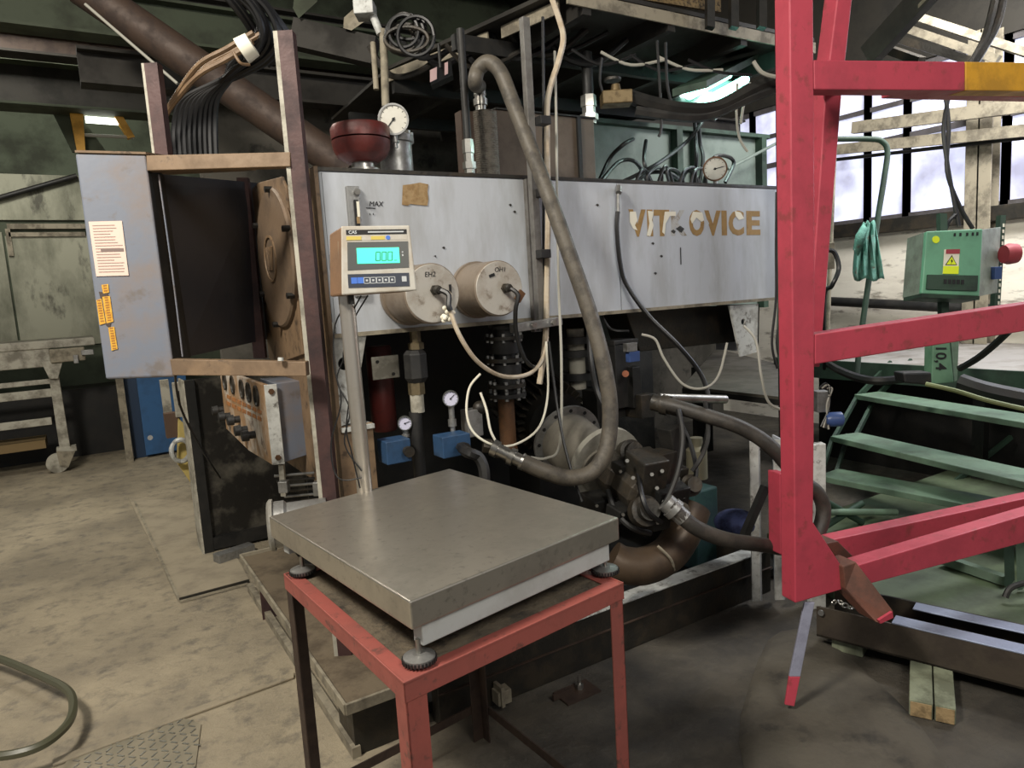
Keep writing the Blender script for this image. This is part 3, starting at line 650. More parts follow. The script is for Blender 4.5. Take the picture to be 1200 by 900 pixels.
# black hose tangle behind lettering
for k in range(6):
    xa = 745+k*13; cable('lid_wire', [PY(xa, 214, 3.0), PY(xa+random.uniform(-4, 8), 200+random.uniform(-6, 4), 3.0), PY(xa+10+random.uniform(0, 8), 198+random.uniform(-4, 6), 3.05), PY(xa+18, 216, 3.05)], .009, CABLE, ORD[k]+' from the left of the little black wire bows behind the lettering', group='wire bows on the tank lid')
loops = [[(703, 210), (715, 185), (730, 170), (742, 163)], [(705, 212), (725, 190), (745, 190), (760, 215)], [(757, 165), (755, 190), (764, 215)], [(725, 215), (765, 195), (800, 170), (818, 150), (845, 105)],
         [(745, 215), (760, 203), (785, 203), (800, 215)], [(800, 210), (806, 200), (815, 205), (818, 216)], [(818, 120), (820, 165), (824, 185), (820, 214)], [(812, 120), (815, 160), (816, 190), (812, 214)], [(825, 213), (832, 190), (845, 182), (860, 190), (850, 214)]]
lw = ['leftmost short black hose arching up behind the tank lid', 'low black hose arch at the left of the tangle behind the lid', 'upright black hose drooping from the rear tank rim', 'long thin black cable slanting from the lamp down to the lid', 'flat black hose arch left of the brass-ringed gauge', 'tiny black hose bow beside the brass-ringed gauge', 'right one of two black cables hanging down to the lid by the gauge', 'left one of two black cables hanging down to the lid by the gauge', 'black hose hooping over the brass-ringed gauge']
for l_, s_ in zip(loops, lw): cable('hydraulic_hose', [PY(x, y, 3.1+.25*random.random()) for x, y in l_], .012, CABLE, s_)
# the lid hose and its black run down the lettered plate
t = thing('sensor_cable', 'black cable with a joint running down the tank plate beside the lettering', 'cable', PY(725, 222, 2.57))
obj('joint', MB().cyl(PY(725, 219, 2.58), PY(725, 226, 2.56), .014, n=14).cyl(PY(724.5, 226, 2.57), PY(724.5, 250, 2.57), .0085), ZINC, t)
obj('wire', MB().tube([PY(724, 248, 2.57), PY(723, 270, 2.57), PY(727, 310, 2.57), PY(735, 335, 2.56), PY(760, 370, 2.5), PY(795, 405, 2.4), PY(822, 440, 2.35), PY(831, 475, 2.3), PY(826, 520, 2.3), PY(812, 550, 2.4)], .011, 8), CABLE, t)
# upright post with strapped tubes in front of the tank
t = thing('cable_upright', 'narrow galvanised channel upright rising in front of the tank to the deck', 'post', PY(631, 372, 2.5))
obj('channel', MB().box(PY(625, 250, 2.5).x, PY(633, 250, 2.5).x, 2.5, 2.53, PY(631, 388, 2.5).z, PY(631, 22, 2.5).z), UPG, t, .002)
for y in (140, 225, 297): obj('clamp', MB().abox(634, y-5, 646, y+5, 2.46, .05), BLACK, t, .002)
obj('clamp_bar', MB().bar(PY(600, 385, 2.45), PY(656, 376, 2.45), .04, .035), ZINC, t, .003)
obj('bolt', MB().hexa(PY(625, 381, 2.42), -Y1, .012, .012).hexa(PY(648, 378, 2.42), -Y1, .012, .012), STEEL, t)
cable('upright_cable', [P(640, -20, 3.0), P(655, 22, 3.0), P(660, 45, 3.0), P(655, 70, 3.0), P(643, 110, 3.0), P(641, 150, 3.0), P(642, 250, 3.0), P(641, 330, 3.0), P(639, 400, 3.0), P(632, 450, 3.0)], .013, CREAM, 'thick cream cable curving down beside the upright channel')
cable('upright_cable', [P(636, 20, 3.02), P(637, 140, 3.02), P(637, 300, 3.02), P(637, 392, 3.02)], .007, CABLE, 'thin black cable strapped against the upright channel')
cable('upright_cable', [P(650, 60, 3.02), P(652, 150, 3.02), P(653, 240, 3.02), P(655, 340, 2.95), P(658, 430, 2.9), P(656, 520, 2.9), P(640, 537, 2.9), P(622, 536, 2.9)], .006, GREYCAB, 'thin pale cable hanging straight down from the deck past the right heater')
cable('signal_wire', [P(563, 438, 2.8), P(550, 455, 2.8), P(547, 485, 2.8), P(556, 508, 2.8), P(580, 522, 2.8), P(606, 520, 2.85), P(632, 500, 2.9), P(642, 460, 2.95), P(640, 400, 2.95)], .005, LETW, 'thin white wire making a big loop under the right heater')
cable('signal_wire', [P(563, 460, 2.8), P(570, 480, 2.8), P(575, 505, 2.78), P(584, 522, 2.75)], .005, LETW, 'short thin white wire beside the nearer blue valve block')
cable('signal_wire', [P(643, 400, 2.9), P(652, 470, 2.9), P(661, 520, 2.85), P(672, 560, 2.8), P(682, 588, 2.75)], .006, CABLE, 'thin black wire running down across the flanged motor housing')
# big looping hose
t = thing('big_loop_hose', 'thick dusty grey hose looping from the lid fitting down under the drum heaters', 'hose', P(570, 95, 3.0))
fit = V((c0.x-.015, c0.y, hz+.12))
obj('hose', MB().tube([fit, P(557, 98, 3.02), P(560, 82, 3.0), P(572, 73, 2.98), P(586, 84, 2.96), P(600, 118, 2.94), P(622, 175, 2.9), P(645, 235, 2.85), P(668, 300, 2.82), P(692, 370, 2.8), P(708, 430, 2.78), P(715, 480, 2.78), P(711, 525, 2.76), P(695, 552, 2.74), P(668, 560, 2.72), P(640, 553, 2.7), P(612, 541, 2.7)], .032, 16, 8), HOSE, t)
obj('end_coupling', MB().lathe(P(616, 543, 2.7), P(585, 528, 2.72)-P(616, 543, 2.7), [(0, .032), (.02, .034), (.02, .026), (.05, .026), (.05, .036), (.07, .036), (.07, .026), (.12, .026), (.12, .034), (.145, .034)], 18), STEEL, t)

# ------------------------------------------------- under the tank
t = thing('check_valve', 'black hexagonal check valve on a vertical pipe under the left heater', 'valve', vcp(487, 500, 570, 2.62)[0])
a, b = vcp(487, 386, 415, 2.62); obj('top_fitting', MB().lathe(a, Z1, [(0, .022), (.02, .022), (.02, .032), (.045, .032), (.05, .022), ((b-a).length, .022)], 6, True, False), mat('brass', (112, 100, 76), .45, .5, (70, 62, 48), 20, .6, .1), t)
a, b = vcp(487, 410, 448, 2.62); obj('valve_body', MB().lathe(a, Z1, [(0, .036), (.02, .05), ((b-a).length-.015, .05), ((b-a).length, .036)], 8, True, False), BLACK, t, .003)
a, b = vcp(488, 448, 462, 2.62); obj('brass_nut', MB().hexa(a, Z1, .034, (b-a).length), MATS['brass'], t)
a, b = vcp(489, 461, 483, 2.62); obj('pale_sleeve', MB().cyl(a, b, .028), DIRTYWHITE, t)
a, b = vcp(490, 482, 575, 2.62); obj('pipe', MB().cyl(a, b, .026), BLACK, t)
a, b = vcp(447, 405, 505, 2.9)
t = thing('red_cylinder', 'dark red cylinder half hidden behind the scale column', 'cylinder', a)
obj('shell', MB().lathe(a, Z1, [(0, .05), (.01, .056), ((b-a).length-.01, .056), ((b-a).length, .05)], 24), RUSTRED, t)
obj('bracket_plate', MB().abox(436, 417, 468, 444, 2.72, .008), DIRTYWHITE, t, .003)
obj('bolt', MB().hexa(PY(442, 424, 2.715), -Y1, .007, .006).hexa(PY(461, 438, 2.715), -Y1, .007, .006), DARK2, t)
t = thing('valve_block', 'bright blue valve block with fittings under the small white gauge', 'valve', PY(542, 535, 2.45))
obj('body', MB().abox(519, 510, 552, 535, 2.42, .09), BLUE, t, .003)
obj('body_plate', MB().abox(548, 480, 566, 512, 2.5, .06), ZINC, t, .003)
obj('knob', MB().ball(PY(562, 478, 2.52), .03, 8), DARK, t)
for x, y in ((566, 522), (580, 528), (592, 534)): obj('fitting', MB().hexa(PY(x, y, 2.43), (X1*.9-Y1*.4-Z1*.2), .03, .035), DARK, t)
obj('outlet', MB().lathe(PY(540, 524, 2.42), -Y1, [(0, .018), (.02, .018), (.02, .024), (.04, .024)], 14), DARK, t)
cable('block_hose', [PY(540, 524, 2.39), P(548, 530, 2.45), P(560, 535, 2.45), P(567, 550, 2.45), P(568, 575, 2.45)], .02, BLACK, 'short black hose curling down from the bright blue valve block')
t = thing('valve_block', 'shaded dark blue valve block left of the black pipe', 'valve', PY(468, 545, 2.55))
obj('body', MB().abox(453, 516, 482, 543, 2.55, .1), BLUE, t, .003)
obj('outlet', MB().lathe(PY(476, 528, 2.55), -Y1, [(0, .016), (.02, .016), (.02, .022), (.035, .022)], 14), DARK, t)
# flanged stack
a, b = vcp(592, 376, 465, 2.72); H = (b-a).length
t = thing('flanged_compensator', 'stack of dark bolted pipe flanges below the right heater', 'pipe fitting', a)
obj('core', MB().cyl(a, b, .05), DARK2, t)
for k, (fh, th, rr) in enumerate(((.0, .018, .088), (.13, .018, .088), (.30, .05, .072), (.47, .018, .092), (.58, .06, .07), (.76, .016, .088), (.9, .016, .07))):
    fl_ = obj('flange', MB().lathe(a+Z1*H*fh, Z1, [(0, rr), (th, rr)], 28), DARK if k % 2 else BLACK, t, .002)
    if rr > .08:
        mb = MB()
        for j in range(8):
            th_ = j*math.pi/4+.2; mb.hexa(a+Z1*(H*fh-.012)+V((math.cos(th_), math.sin(th_), 0))*rr*.84, Z1, .009, th+.024)
        obj('bolt', mb, ZINC, fl_)['kind'] = 'stuff'
a, b = vcp(594, 458, 524, 2.72)
tag(obj('suction_pipe', MB().lathe(a-Z1*.02, Z1, [(0, .042), (.02, .042), (.021, .038), ((b-a).length+.02, .038)], 24), RUST), 'rusty brown vertical pipe below the bolted flanges', 'pipe')
a, b = vcp(676, 385, 470, 2.95); H = (b-a).length
t = thing('flanged_compensator', 'second set of dark pipe flanges half hidden behind the grey loop hose', 'pipe fitting', a)
obj('core', MB().cyl(a, b, .045), DIRTYWHITE, t)
for fh in (.08, .3, .62, .8): obj('flange', MB().lathe(a+Z1*H*fh, Z1, [(0, .085), (.035, .085)], 28), BLACK, t, .002)
obj('lower_pipe', MB().cyl(a-Z1*.25, a, .04), DIRTYWHITE, t)
# electric motor, bell housing and pump
m0, m1, m2, m3 = P(612, 462, 3.75), P(664, 515, 3.28), P(712, 545, 3.02), P(752, 578, 2.8)
ax = (m3-m0).normalized()
t = thing('electric_motor', 'finned electric motor behind the bolted round flange', 'motor', V((m0.x, m0.y, .5)))
obj('stator', MB().lathe(m0-ax*.1, ax, [(0, .1), (.02, .15), (.5, .15)], 32), DARK2, t)
for k in range(28):
    th = 2*math.pi*k/28; u = ax.cross(Z1).normalized(); vv = ax.cross(u); e_ = u*math.cos(th)+vv*math.sin(th)
    obj('fin', MB().frame(m0+ax*.15+e_*.165, ax, e_, ax.cross(e_), .2, .022, .004), DARK, t)
obj('foot', MB().box(m0.x-.05, m0.x+.2, m0.y-.2, m0.y+.1, .5, .72), DARK2, t)
t = thing('bell_housing', 'round grey bell housing with a bolt-hole ring between motor and pump', 'housing', V((m1.x, m1.y, .6)))
L_ = (m2-m1).length; BELL = mat('bell_grey', (112, 108, 98), .5, .2, (82, 78, 70), 7, .6, .08, 50)
ring = obj('flange_ring', MB().lathe(m1, ax, [(0, .1), (0, .172), (.016, .172), (.016, .13)], 48, False), ZINC, t)
u = ax.cross(Z1).normalized(); vv = ax.cross(u)
for k in range(12):
    th = 2*math.pi*k/12; obj('bolt_hole', MB().cyl(m1+ax*.0155+(u*math.cos(th)+vv*math.sin(th))*.152, m1+ax*.018+(u*math.cos(th)+vv*math.sin(th))*.152, .009, n=12), BLK, ring)
obj('bell', MB().lathe(m1+ax*.014, ax, [(0, .135), (L_*.5, .132), (L_*.75, .115), (L_, .105)], 48), BELL, t)
obj('pump_ring', MB().lathe(m2-ax*.03, ax, [(0, .168), (.03, .168), (.035, .1)], 40), mat('pale_flange', (150, 148, 138), .5, .1, (110, 106, 96), 12, .5), t)
t = thing('hydraulic_pump', 'oily dark hydraulic pump with ports bolted to the bell housing', 'pump', V((m3.x, m3.y, .55)))
obj('body', MB().lathe(m2+ax*.02, ax, [(0, .085), (.05, .1), (.12, .1), (.14, .085), (.26, .085), (.28, .06)], 10, True, False), DARK, t, .004)
pb = obj('port_block', MB().frame(m3+V((.02, 0, .07)), ax, u, vv, .07, .06, .09), DARK, t, .006)
obj('port_block', MB().frame(m3+V((.10, -.03, -.02)), ax, u, vv, .06, .075, .05), DARK2, t, .006)
obj('control_block', MB().frame(P(775, 548, 2.85), X1, Y1, Z1, .045, .05, .07), DARK, t, .004)
obj('control_block', MB().frame(P(787, 520, 2.9), (X1+Z1*.2).normalized(), Y1, (Z1-X1*.2).normalized(), .03, .04, .075), DARK2, t, .004)
for x, y in ((764, 556), (776, 552), (765, 590), (778, 588), (770, 572), (742, 560), (735, 540)): obj('screw', MB().hexa(P(x, y, 2.72), (CAM-P(x, y, 2.72)).normalized(), .008, .012), STEEL, t)
for (x, y, r, d) in ((735, 530, .05, 2.95), (752, 600, .06, 2.75), (790, 600, .04, 2.75), (805, 570, .045, 2.9)): obj('cartridge', MB().lathe(P(x, y, d), (CAM-P(x, y, d)).normalized()+X1*.4, [(0, r), (.05, r), (.055, r*.7), (.09, r*.7)], 18), DARK, t)
for (x, y, d, a_, b_, c_2) in ((728, 552, 2.85, .03, .03, .04), (748, 548, 2.85, .025, .03, .03), (700, 590, 2.9, .05, .05, .04), (770, 610, 2.75, .03, .04, .03), (795, 560, 2.9, .02, .03, .05), (730, 600, 2.8, .04, .05, .03)):
    ob_ = obj('valve_section', MB().frame(P(x, y, d), (ax+X1*.2).normalized(), u, ((ax+X1*.2).normalized()).cross(u), a_, b_, c_2), DARK if x % 2 else DARK2, t, .005)
    obj('screw', MB().hexa(P(x-3, y-3, d)-CF*(b_+.01), -CF, .007, .01), STEEL, ob_)
cable('pump_hose', [P(748, 555, 2.75), P(752, 580, 2.66), P(760, 600, 2.64), P(775, 612, 2.68)], .010, CABLE, 'short black hose hugging the nearer side of the pump')
cable('pump_hose', [P(712, 575, 2.85), P(722, 600, 2.78), P(740, 618, 2.75), P(762, 625, 2.8)], .012, BLACK, 'black hose curving along the underside of the pump')
cable('pump_hose', [P(800, 500, 2.95), P(812, 530, 2.9), P(815, 560, 2.85), P(800, 585, 2.8)], .010, CABLE, 'black hose arching behind the pump toward the cream canister')
cable('pump_hose', [P(690, 372, 3.1), P(692, 420, 3.05), P(700, 460, 3.05), P(715, 490, 3.0)], .012, CABLE, 'black hose dropping from the tank floor to the solenoid valves')
# valve rack behind
t = thing('solenoid_valve_rack', 'cluster of black solenoid valves with a small blue plug below the tank', 'valve', P(740, 480, 3.1))
for (x0, y0, x1, y1, d, mt) in ((722, 402, 740, 478, 3.0, BLACK), (742, 430, 752, 478, 2.95, DARK2), (700, 455, 752, 490, 3.05, DARK2), (752, 462, 768, 490, 2.9, DARK), (720, 398, 748, 404, 3.0, BLACK)):
    obj('valve_body', MB().abox(x0, y0, x1, y1, d*.8+.2, .12), mt, t, .003)
lab(obj('blue_plug', MB().abox(738, 412, 750, 424, 2.52, .03), BLUEPL, t, .002), 'small blue plug'); lab(obj('clear_plug', MB().abox(735, 402, 747, 412, 2.52, .03), ZINC, t, .002), 'clear plug')
lab(obj('orange_cap', MB().cyl(PY(733, 438, 2.52), PY(733, 438, 2.56), .016), mat('orange', (140, 80, 50), .5, bump=0), t), 'orange cap')
obj('manifold', MB().abox(650, 470, 722, 500, 2.95, .12), DARK, t, .003)
# hoses to the right
def hose(name, pts, r, mt, label, fits=(), n=14):
    t = thing(name, label, 'hose', pts[0]); obj('hose', MB().tube(pts, r, n, 8), mt, t)
    for a, b, s_ in fits:
        a = V(a); b = V(b); l = (b-a).length
        obj('coupling', MB().lathe(a, b-a, [(0, r*1.25), (l*.3, r*1.25), (l*.3, r*1.45), (l*.55, r*1.45), (l*.55, r*1.15), (l, r*1.15)], 12), s_, t)
    return t
hose('pressure_hose', [P(768, 472, 2.95), P(790, 476, 2.9), P(830, 488, 2.85), P(870, 502, 2.82), P(905, 525, 2.8), P(935, 560, 2.85), P(958, 578, 2.9), P(965, 600, 2.92), P(955, 628, 2.9), P(925, 642, 2.85), P(890, 638, 2.78), P(850, 632, 2.7), P(815, 618, 2.65), P(785, 592, 2.65)], .03, mat('dark_hose', (50, 47, 43), .5, 0, (74, 68, 60), 12, .6, .15, 120), 'thick black hydraulic hose curving out past the red frame and back to the pump',
     ((P(765, 471, 2.96), P(800, 480, 2.9), DARK), (P(780, 588, 2.66), P(802, 608, 2.65), ZINC)))
tag(obj('steel_tube', MB().cyl(P(772, 466, 3.1), P(850, 468, 3.3), .02), STEEL), 'short bright steel tube above the thick black hose', 'pipe')
cable('pump_hose', [P(795, 480, 2.85), P(800, 510, 2.8), P(795, 550, 2.75), P(782, 585, 2.7), P(770, 600, 2.7)], .011, BLACK, 'thin black hose running down over the pump')
cable('pump_hose', [P(826, 470, 2.85), P(830, 510, 2.85), P(822, 535, 2.8), P(811, 552, 2.8)], .009, BLACK, 'thin black hose hanging from the steel tube')
cable('grey_wire', [P(872, 382, 3.2), P(886, 400, 3.15), P(892, 440, 3.1), P(900, 470, 3.1), P(915, 480, 3.1), P(925, 482, 3.1)], .006, GREYCAB, 'thin pale wire coming out of the hole in the right tank leg')
cable('grey_wire', [P(752, 392, 3.1), P(768, 398, 3.1), P(778, 420, 3.1), P(800, 450, 3.1), P(825, 455, 3.1), P(842, 440, 3.15), P(852, 402, 3.2)], .006, GREYCAB, 'thin pale wire drooping below the dark sump')
cable('grey_wire', [PY(702, 362, 2.7), P(715, 385, 3.2), P(737, 388, 3.15)], .006, CABLE, 'short thin black wire at the underside of the tank')
# elbow pipe
t = thing('elbow_pipe', 'fat rusty steel elbow pipe at floor level behind the scale', 'pipe', P(745, 680, 2.85))
obj('bend', MB().tube([P(812, 595, 2.95), P(800, 625, 2.9), P(782, 650, 2.86), P(755, 663, 2.82), P(730, 662, 2.8), P(716, 655, 2.8)], .075, 22, 8), mat('oily_brown', (80, 66, 52), .4, .3, (52, 42, 34), 6, .7, .08, 50), t)
obj('weld_seam', MB().tube([P(771, 640, 2.76), P(786, 655, 2.77), P(790, 668, 2.8)], .006, 6), BEAML, t)
# base frame
bz = PY(733, 705, 2.19).z; bx1 = PY(905, 655, 2.19).x
t = thing('base_frame', 'long dark machine base beam on the floor with a pale painted top edge', 'frame', V((1.9, 2.3, 0)))
obj('front_beam', MB().box(.95, bx1, 2.20, 2.26, 0, bz-.006), DARK, t, .004)
obj('top_strip', MB().box(.95, bx1, 2.185, 2.27, bz-.006, bz), WHITE, t, .001)
obj('middle_lip', MB().box(.95, bx1, 2.19, 2.20, bz*.55, bz*.57), BROWN, t)
obj('base_floor', MB().box(.95, bx1+.4, 2.28, 4.2, .02, .06), DARK2, t)
obj('rear_beam', MB().box(.95, bx1+.4, 4.14, 4.2, .06, bz), DARK, t); 
obj('cross_beam', MB().box(bx1-.06, bx1, 2.27, 4.14, .06, bz), DARK, t)
for x in (595,): obj('anchor_block', MB().abox(584, 810, 600, 826, 2.14, .05).abox(588, 806, 592, 830, 2.13, .06), BEAML, t, .002)
g = PZ(672, 812, 0); obj('foot_bracket', MB().box(g.x-.07, g.x+.09, g.y-.06, g.y+.04, 0, .008).box(g.x-.1, g.x-.0, g.y-.01, g.y+.0, .008, .03), BROWN, t)
obj('foot_bolt', MB().hexa(V((g.x+.03, g.y, .008)), Z1, .016, .02).cyl(V((g.x+.03, g.y, .02)), V((g.x+.03, g.y, .06)), .007), STEEL, t)
# bearing plate on legs, right
zp = PY(900, 465, 2.75).z
t = thing('machine_bench', 'oily grey steel shelf on white upright legs at the right end', 'bench', V((3.0, 3.0, 0)))
obj('added_dark_panel', MB().box(2.7, 4.0, 4.3, 4.32, .06, zp+.5), DARK2, t)  # dark backing added so the gap below the shelf looks shaded
bp_ = [PZ(800, 452, zp), PZ(958, 470, zp), PZ(925, 430, zp), PZ(840, 408, zp)]
obj('shelf_plate', MB().slab(bp_, -Z1*.02), mat('oily_plate', (84, 80, 72), .4, .2, (60, 56, 50), 5, .6, .06, 50), t, .002)
obj('shelf_edge', MB().bar(PZ(800, 452, zp)-Z1*.035, PZ(958, 470, zp)-Z1*.035, .012, .035), DARK2, t)
obj('shelf_support', MB().box(PZ(840, 430, zp).x, PZ(900, 430, zp).x, PZ(870, 420, zp).y, PZ(870, 420, zp).y+.05, .06, zp-.02), DARK2, t)
for (xa, xb) in ((878, 890), (906, 918)):
    a0 = P((xa+xb)/2, 466, 3.15); 
    w2 = (xb-xa)*3.15/F
    pp = V((a0.x, a0.y, 0)); 
    lg_ = obj('leg', MB().slab([pp-CR*w2/2+Z1*.06, pp+CR*w2/2+Z1*.06, pp+CR*w2/2+Z1*(zp-.02), pp-CR*w2/2+Z1*(zp-.02)], CF*.01), WHITE, t)
    obj('web', MB().slab([pp+CR*w2/2+Z1*.06, pp+CR*w2/2+Z1*.06+CF*.12, pp+CR*w2/2+Z1*(zp-.02)+CF*.12, pp+CR*w2/2+Z1*(zp-.02)], -CR*.008), TANK, lg_)
# items behind pump seen between the legs
tag(obj('oil_drum', MB().lathe(P(817, 560, 3.4), Z1, [(0, .05), (.14, .05), (.16, .03), (.2, .03)], 24), mat('cream_can', (120, 116, 96), .6)), 'cream canister in the shadows behind the pump', 'canister')
tag(obj('crate', MB().box(P(815, 600, 3.6).x, P(860, 600, 3.6).x, P(815, 600, 3.6).y, P(815, 600, 3.6).y+.25, .06, P(835, 575, 3.6).z), mat('teal_crate', (46, 78, 76), .6, c2=(40, 60, 70), sc=8, amt=.8), None, .01), 'murky teal crate on the base behind the pump hose', 'crate')
tag(obj('rag_bundle', MB().ball(P(862, 612, 3.3), .1, 10, .6), mat('navy_rag', (50, 60, 100), .8, c2=(30, 34, 60), sc=20, amt=.8, bump=.5, bsc=30)), 'dark blue rag bundle beside the white bench legs', 'rag')
tag(obj('dark_strut', MB().bar(P(872, 628, 3.0), P(897, 570, 3.0), .03, .03), BLACK), 'black diagonal strut between the white bench legs', 'strut')
# ================================================================== LEFT CONSOLE AND POSTS
a = P(358, 300, 2.52)
t = thing('maroon_post', 'tall maroon steel post standing at the left end of the machine', 'post', V((a.x, a.y, 0)))
def post(t, c, z0, z1, wx, wy, mt, mt2=None):
    p = V((c.x, c.y, 0)); mb = MB().slab([p-CR*wx/2+Z1*z0, p+CR*wx/2+Z1*z0, p+CR*wx/2+Z1*z1, p-CR*wx/2+Z1*z1], CF*.006)
    obj('web', mb, mt, t)
    s_ = p-CR*wx/2; obj('flange', MB().slab([s_+Z1*z0, s_+Z1*z0-CR*wy, s_+Z1*z1-CR*wy, s_+Z1*z1], CF*.008), mt2 or mt, t)
    s_ = p+CR*wx/2; obj('flange', MB().slab([s_+Z1*z0, s_+Z1*z1, s_+Z1*z1+CF*wx, s_+Z1*z0+CF*wx], CR*.006), mt, t)
post(t, a, 0, P(336, 48, 2.52).z, .046, .015, PURPLE, DIRTYWHITE)
b = P(182, 130, 2.72)
t = thing('maroon_post', 'shorter maroon post rising from the top of the grey console', 'post', V((b.x, b.y, P(182, 185, 2.72).z)))
post(t, b, P(182, 185, 2.72).z, P(175, 76, 2.72).z, .045, .010, PURPLE, DIRTYWHITE)
K = [(88, 180), (171, 182), (205, 441), (124, 444)]
kd = [2.46, 2.53, 2.53, 2.46]
kp = [P(x, y, d) for (x, y), d in zip(K, kd)]
t = thing('control_console', 'grey steel control cabinet with yellow stickers and paper notice, braced by tan bars', 'cabinet', V((kp[3].x, kp[3].y, kp[3].z)))
kn = ((kp[1]-kp[0]).cross(kp[3]-kp[0])).normalized()
if kn.dot(CAM-kp[0]) < 0: kn = -kn
back = -kn*.03
obj('cabinet_side', MB().slab(kp, back), CABG, t, .006)
kp2 = [P(178, 203, 2.58), P(300, 214, 3.42), P(311, 398, 3.42), P(211, 420, 2.58)]
obj('cabinet_roof', MB().slab([kp[0]+Z1*.004, kp[1]+Z1*.004, P(300, 200, 3.42), kp[0]+CF*.5+Z1*.004], Z1*.008), TAN, t)
dp = obj('dark_door', MB().slab(kp2, CF*.03), PANELBLK, t, .006)
obj('door_edge', MB().slab([P(172, 183, 2.54), P(189, 205, 2.62), P(221, 418, 2.62), P(205, 441, 2.54)], CF*.02), DARK2, t)
obj('edge_line', MB().tube([P(186, 205, 2.56), P(202, 320, 2.56), P(214, 418, 2.56)], .003, 5), CABG, dp)
obj('side_post', MB().slab([P(277, 208, 3.3), P(290, 208, 3.3), P(311, 420, 3.3), P(297, 420, 3.3)], CF*.03), PURPLE, t)
obj('upper_bar', MB().slab([P(171, 182, 2.52), P(340, 178, 2.47), P(340, 195, 2.47), P(172, 200, 2.52)], CF*.045), TAN, t, .003)
obj('lower_bar', MB().slab([P(199, 421, 2.52), P(358, 424, 2.47), P(359, 441, 2.47), P(202, 440, 2.52)], CF*.045), TAN, t, .003)
obj('bolt', MB().cyl(P(329, 423, 2.46), P(329, 419, 2.46), .01), WHITE, t)
def onk(x, y, o=.002):
    n_ = kn; den = ray(x, y).dot(n_); return CAM + ray(x, y)*((kp[0]-CAM).dot(n_)/den) + n_*o
pn = obj('paper_notice', MB().slab([onk(104, 260), onk(143, 259), onk(151, 323), onk(113, 324)], kn*.001), PAPER, t)
def kk(u, v_): # paper coordinates
    x = (104+39*u)*(1-v_)+(113+38*u)*v_; y = (260-u)*(1-v_)+(324-u)*v_; return onk(x, y, .0035)
mb = MB()
for k in range(17):
    v_ = .07+.053*k; L9 = random.uniform(.5, .85)
    mb.slab([kk(.1, v_), kk(.1+L9, v_), kk(.1+L9, v_+.014), kk(.1, v_+.014)], kn*.0002)
obj('print_lines', mb, mat('print_grey', (150, 124, 116), .8, bump=0), pn)
obj('print_block', MB().slab([kk(.25, .5), kk(.95, .5), kk(.95, .56), kk(.25, .56)], kn*.0003), mat('print_grey2', (120, 104, 98), .8, bump=0), pn)
for q in ([(119, 334), (127, 333), (128, 343), (121, 344)], [(120, 348), (129, 347), (133, 377), (125, 379)], [(113, 352), (119, 350), (124, 379), (117, 381)], [(127, 384), (134, 383), (138, 409), (131, 411)]):
    s_ = obj('yellow_sticker', MB().slab([onk(x, y) for x, y in q], kn*.001), STICK, t)
    (xa, ya), (xb, yb), (xc, yc), (xd, yd) = q
    mb = MB()
    for k in range(int((yd-ya)/3)):
        f_1 = (k+.4)/((yd-ya)/3); x = (xa+xb)/2*(1-f_1)+(xc+xd)/2*f_1; y = (ya+yb)/2*(1-f_1)+(yc+yd)/2*f_1
        mb.slab([onk(x-2, y-.5, .0035), onk(x+2, y-.8, .0035), onk(x+2, y+.8, .0035), onk(x-2, y+1, .0035)], kn*.0002)
    obj('print_marks', mb, mat('sticker_print', (150, 96, 24), .6, bump=0), s_)
obj('glue_stain', MB().slab([onk(116, 342), onk(126, 343), onk(128, 348), onk(118, 350)], kn*.0008), BROWN, t)
mb = MB().slab([onk(124, 377), onk(130, 378), onk(129, 384), onk(124, 381)], kn*.0008)
obj('glue_stain', mb, BROWN, t)
# fan plate on tank end
XF = tx0-.022
fp = [(298, 222), (306, 214), (333, 207), (338, 220), (358, 415), (330, 425), (318, 420)]
t = thing('fan_guard', 'tan plate with a big round fan cover on the left end of the tank', 'cover', PX(325, 400, XF))
obj('backing_plate', MB().slab([PX(x, y, XF) for x, y in fp], -X1*.012), TAN, t, .003)
fc = PX(326, 303, XF-.012); FR = .30
FAN = mat('fan_cover', (112, 94, 76), .55, .1, (74, 64, 54), 5, .6, .08, 50)
cv = obj('round_cover', MB().lathe(fc, -X1, [(0, FR), (.012, FR), (.02, FR*.97), (.021, FR*.5), (.03, FR*.42), (.031, .02)], 56), FAN, t)
obj('emblem', MB().lathe(fc-X1*.031, -X1, [(0, .1), (.006, .1), (.006, .09), (.002, .088)], 40, False).bar(fc+V((-.036, -.05, .05)), fc+V((-.036, -.02, -.05)), .006, .012).bar(fc+V((-.036, .05, .05)), fc+V((-.036, .02, -.05)), .006, .012).bar(fc+V((-.036, -.015, .05)), fc+V((-.036, .0, -.05)), .006, .01).bar(fc+V((-.036, .015, .05)), fc+V((-.036, .0, -.05)), .006, .01), TAN, cv)
for th in (35, 100, 160, 215, 280, 330):
    e_ = V((0, math.cos(math.radians(th)), math.sin(math.radians(th)))); obj('wing_bolt', MB().hexa(fc+e_*FR*.97-X1*.01, -X1, .014, .03), DARK2, t)
